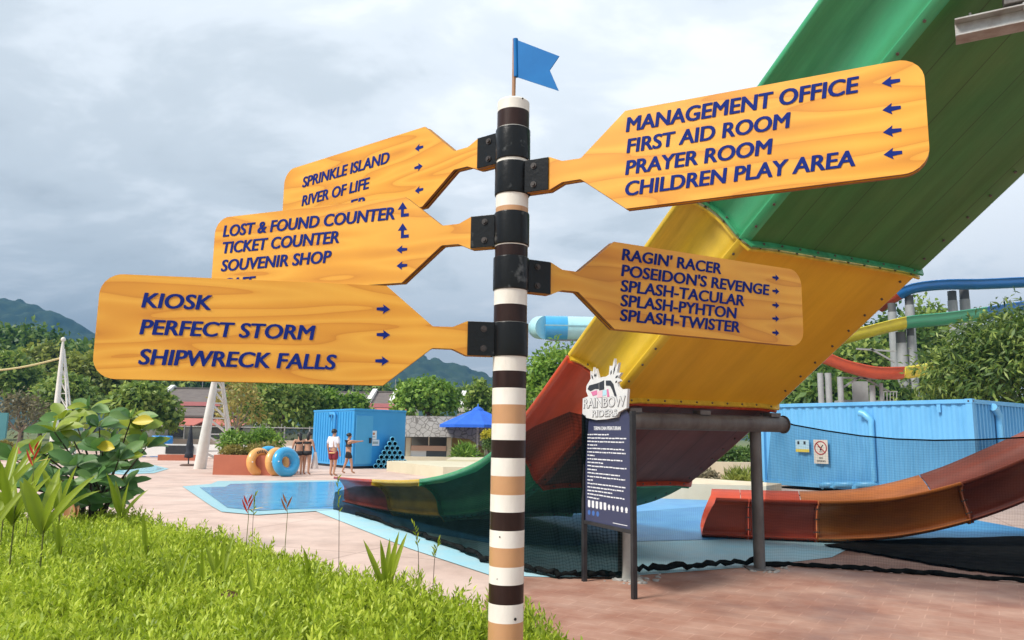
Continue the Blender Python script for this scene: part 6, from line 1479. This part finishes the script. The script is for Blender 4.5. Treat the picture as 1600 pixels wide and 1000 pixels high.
for i, (px, yb2, yt, Y, bend) in enumerate([(531, 872, 742, 6.6, -.02), (657, 900, 815, 6.3, -.06), (394, 850, 768, 7.4, .03), (676, 905, 842, 6.2, .05), (355, 900, 850, 6.3, -.03)]):
    b, tp_ = AY(px, yb2, Y), AY(px, yt, Y); t = thing('seed_stalk', tuple(b), ['thin seed stalk standing in front of the red slide end', 'thin seed stalk leaning left of the pole', 'thin stalk beside the red heliconia', 'short thin stalk nearest the pole', 'short bare stalk in mid bed'][i], 'stalk', 'thin stalks rising from the bed')
    mb = MB(); mb.tube([b - V3(0, 0, .2), b * .5 + tp_ * .5 + V3(bend * .3, 0, 0), tp_ + V3(bend, 0, 0)], [.003, .0025, .0015], 5); mb.build('stem', stem_d, t)
    mb = MB(); r_ = random.Random(i)
    for k in range(9): f = .55 + .45 * k / 9; p = b * (1 - f) + tp_ * f + V3(bend * f * f, 0, 0); blade(mb, p, V3(r_.uniform(-.8, .8), r_.uniform(-.6, .2), .9), V3(0, -1, .2), .05, .014, .1, n=3)
    mb.build('seed_head', lance, t, normals=False)
b = AY(352, 940, 5.5); dl_ = thing('dead_leaf', tuple(b), 'curled brown dead leaf lying on the ground cover', 'leaf'); mb = MB(); blade(mb, b + V3(-.05, 0, .02), V3(.9, .1, .35), V3(-.3, -.8, .6), .15, .075, .5, fold=.5); mb.build('leaf_blade', mat('dead_brown_leaf', (.14, .07, .035), .7, (.08, .04, .02), 20, .8), dl_, normals=False)
# broad-leaved shrub
bs0 = AY(130, 800, 10.3); bsx = thing('broad_leaf_shrub', (bs0[0], bs0[1], .2), 'large shrub with broad rounded glossy leaves at the left of the bed', 'shrub')
def broad_mat(name, c1, c2, c3):
    m = leaf_mat(name, c1, c2, c3, .3, .45, 1.5); return m
bl_g = broad_mat('broad_leaf_green', (.05, .135, .035), (.095, .215, .05), (.18, .31, .075)); bl_y = broad_mat('broad_leaf_lime', (.16, .24, .02), (.26, .34, .025), (.36, .42, .04)); bl_o = mat('broad_leaf_orange', (.35, .13, .03), .5, (.30, .18, .05), 12, .7); bl_yel = mat('broad_leaf_yellow', (.52, .40, .02), .45, (.40, .36, .03), 10, .7)
gl, ly = MB(), MB(); bm_ = MB(); r_ = random.Random(12)
ros = [(85, 675, 0), (98, 655, .2), (62, 705, -.1), (130, 690, .15), (155, 668, .1), (160, 705, -.25), (205, 655, 0), (222, 672, .15), (228, 700, .05), (185, 720, -.2), (120, 728, -.3), (85, 745, -.3), (150, 752, -.35), (195, 760, -.1), (55, 760, -.2), (110, 775, -.3), (175, 785, -.2), (25, 720, .2), (15, 760, 0), (140, 640, .4), (140, 790, 0), (70, 720, .35), (110, 700, .5), (180, 690, .4), (200, 735, .3), (60, 790, .2), (95, 770, .1), (140, 745, .1), (165, 735, .1), (45, 740, .1), (120, 665, .5), (190, 705, .3), (100, 720, .2), (155, 765, .2), (185, 770, .3), (75, 765, .3), (120, 795, .2), (30, 780, .3)]
for i, (px, py, dy) in enumerate(ros):
    c = AY(px, py, 10.3 + dy * 1.8); n_ = r_.randint(7, 10)
    mid = bs0 * .5 + c * .5 + V3(0, .25, .05)
    if i % 2 == 0: bm_.tube([V3(bs0[0] + (c[0] - bs0[0]) * .12, bs0[1] + .15, .25), mid, c], [.022, .015, .008], 6)
    else: bm_.tube([mid, c], [.011, .008], 6)
    for k in range(n_):
        a = 2 * math.pi * (k + r_.random() * .8) / n_; el = r_.uniform(.1, 1.0); d = V3(math.cos(a), math.sin(a) * .8, el); upv = V3(-math.cos(a) * .4 + r_.uniform(-.4, .4), -.95 - .3 * math.sin(a), .75)
        lime = (py < 710 and r_.random() < .48) or r_.random() < .08
        blade(ly if lime else gl, c + d * .02, d, upv, r_.uniform(.20, .36), r_.uniform(.13, .21), r_.uniform(0, .9), 6, 0, .12, 'obovate')
bm_.build('branches', stem_d, bsx); gl.build('green_leaves', bl_g, bsx, normals=False); ly.build('lime_leaves', bl_y, bsx, normals=False)
for (px, py, m_, d) in ((217, 660, bl_yel, V3(.9, -.2, .25)), (160, 697, bl_yel, V3(.9, -.3, .1)), (122, 783, bl_o, V3(.2, -.4, -.9)), (134, 790, bl_o, V3(-.3, -.4, -.8))):
    mb = MB(); blade(mb, AY(px - 10, py, 9.7), d, V3(0, -1, .4), .30, .14, .3, 6, 0, .15, 'obovate'); mb.build('withered_leaf', m_, bsx, normals=False)
# loose stones at the column foot
pbm = mat('grey_pebble', (.38, .37, .35), .8, (.25, .24, .22), 20, .8)
mb = MB(); r_ = random.Random(3)
for i in range(70):
    cpx = (r_.gauss(985, 22), r_.gauss(907, 4)) if i < 45 else (r_.gauss(1195, 20), r_.gauss(893, 3)); g = G(*cpx); s_ = r_.uniform(.012, .035)
    mb.lathe(V3(g[0], g[1], .01), [(.001, -s_ * .3), (s_ * .9, 0), (s_, s_ * .3), (s_ * .5, s_ * .7), (.001, s_ * .75)], 6, 0, [(1, r_.uniform(-.4, .4), 0), (r_.uniform(-.4, .4), .7, .1), (0, 0, 1)])
pb2 = mb.build('gravel', pbm, loc=tuple(G(985, 907))); pb2['kind'] = 'stuff'

# ================================================================== AIR
HAZE = 0.00075
if HAZE:
    hz = MB(); hz.box((-100, 700, 105), (2600, 1900, 214)); ho = hz.build('haze', [], loc=(0, 0, 0))
    m = bpy.data.materials.new('haze_air'); m.use_nodes = True; n, l = m.node_tree.nodes, m.node_tree.links; n.remove(n['Principled BSDF'])
    v = n.new('ShaderNodeVolumePrincipled'); v.inputs['Density'].default_value = HAZE; v.inputs['Color'].default_value = (.07, .215, .42, 1); v.inputs['Anisotropy'].default_value = 0.0
    l.new(v.outputs[0], n['Material Output'].inputs['Volume']); ho.data.materials.append(m); ho['kind'] = 'stuff'
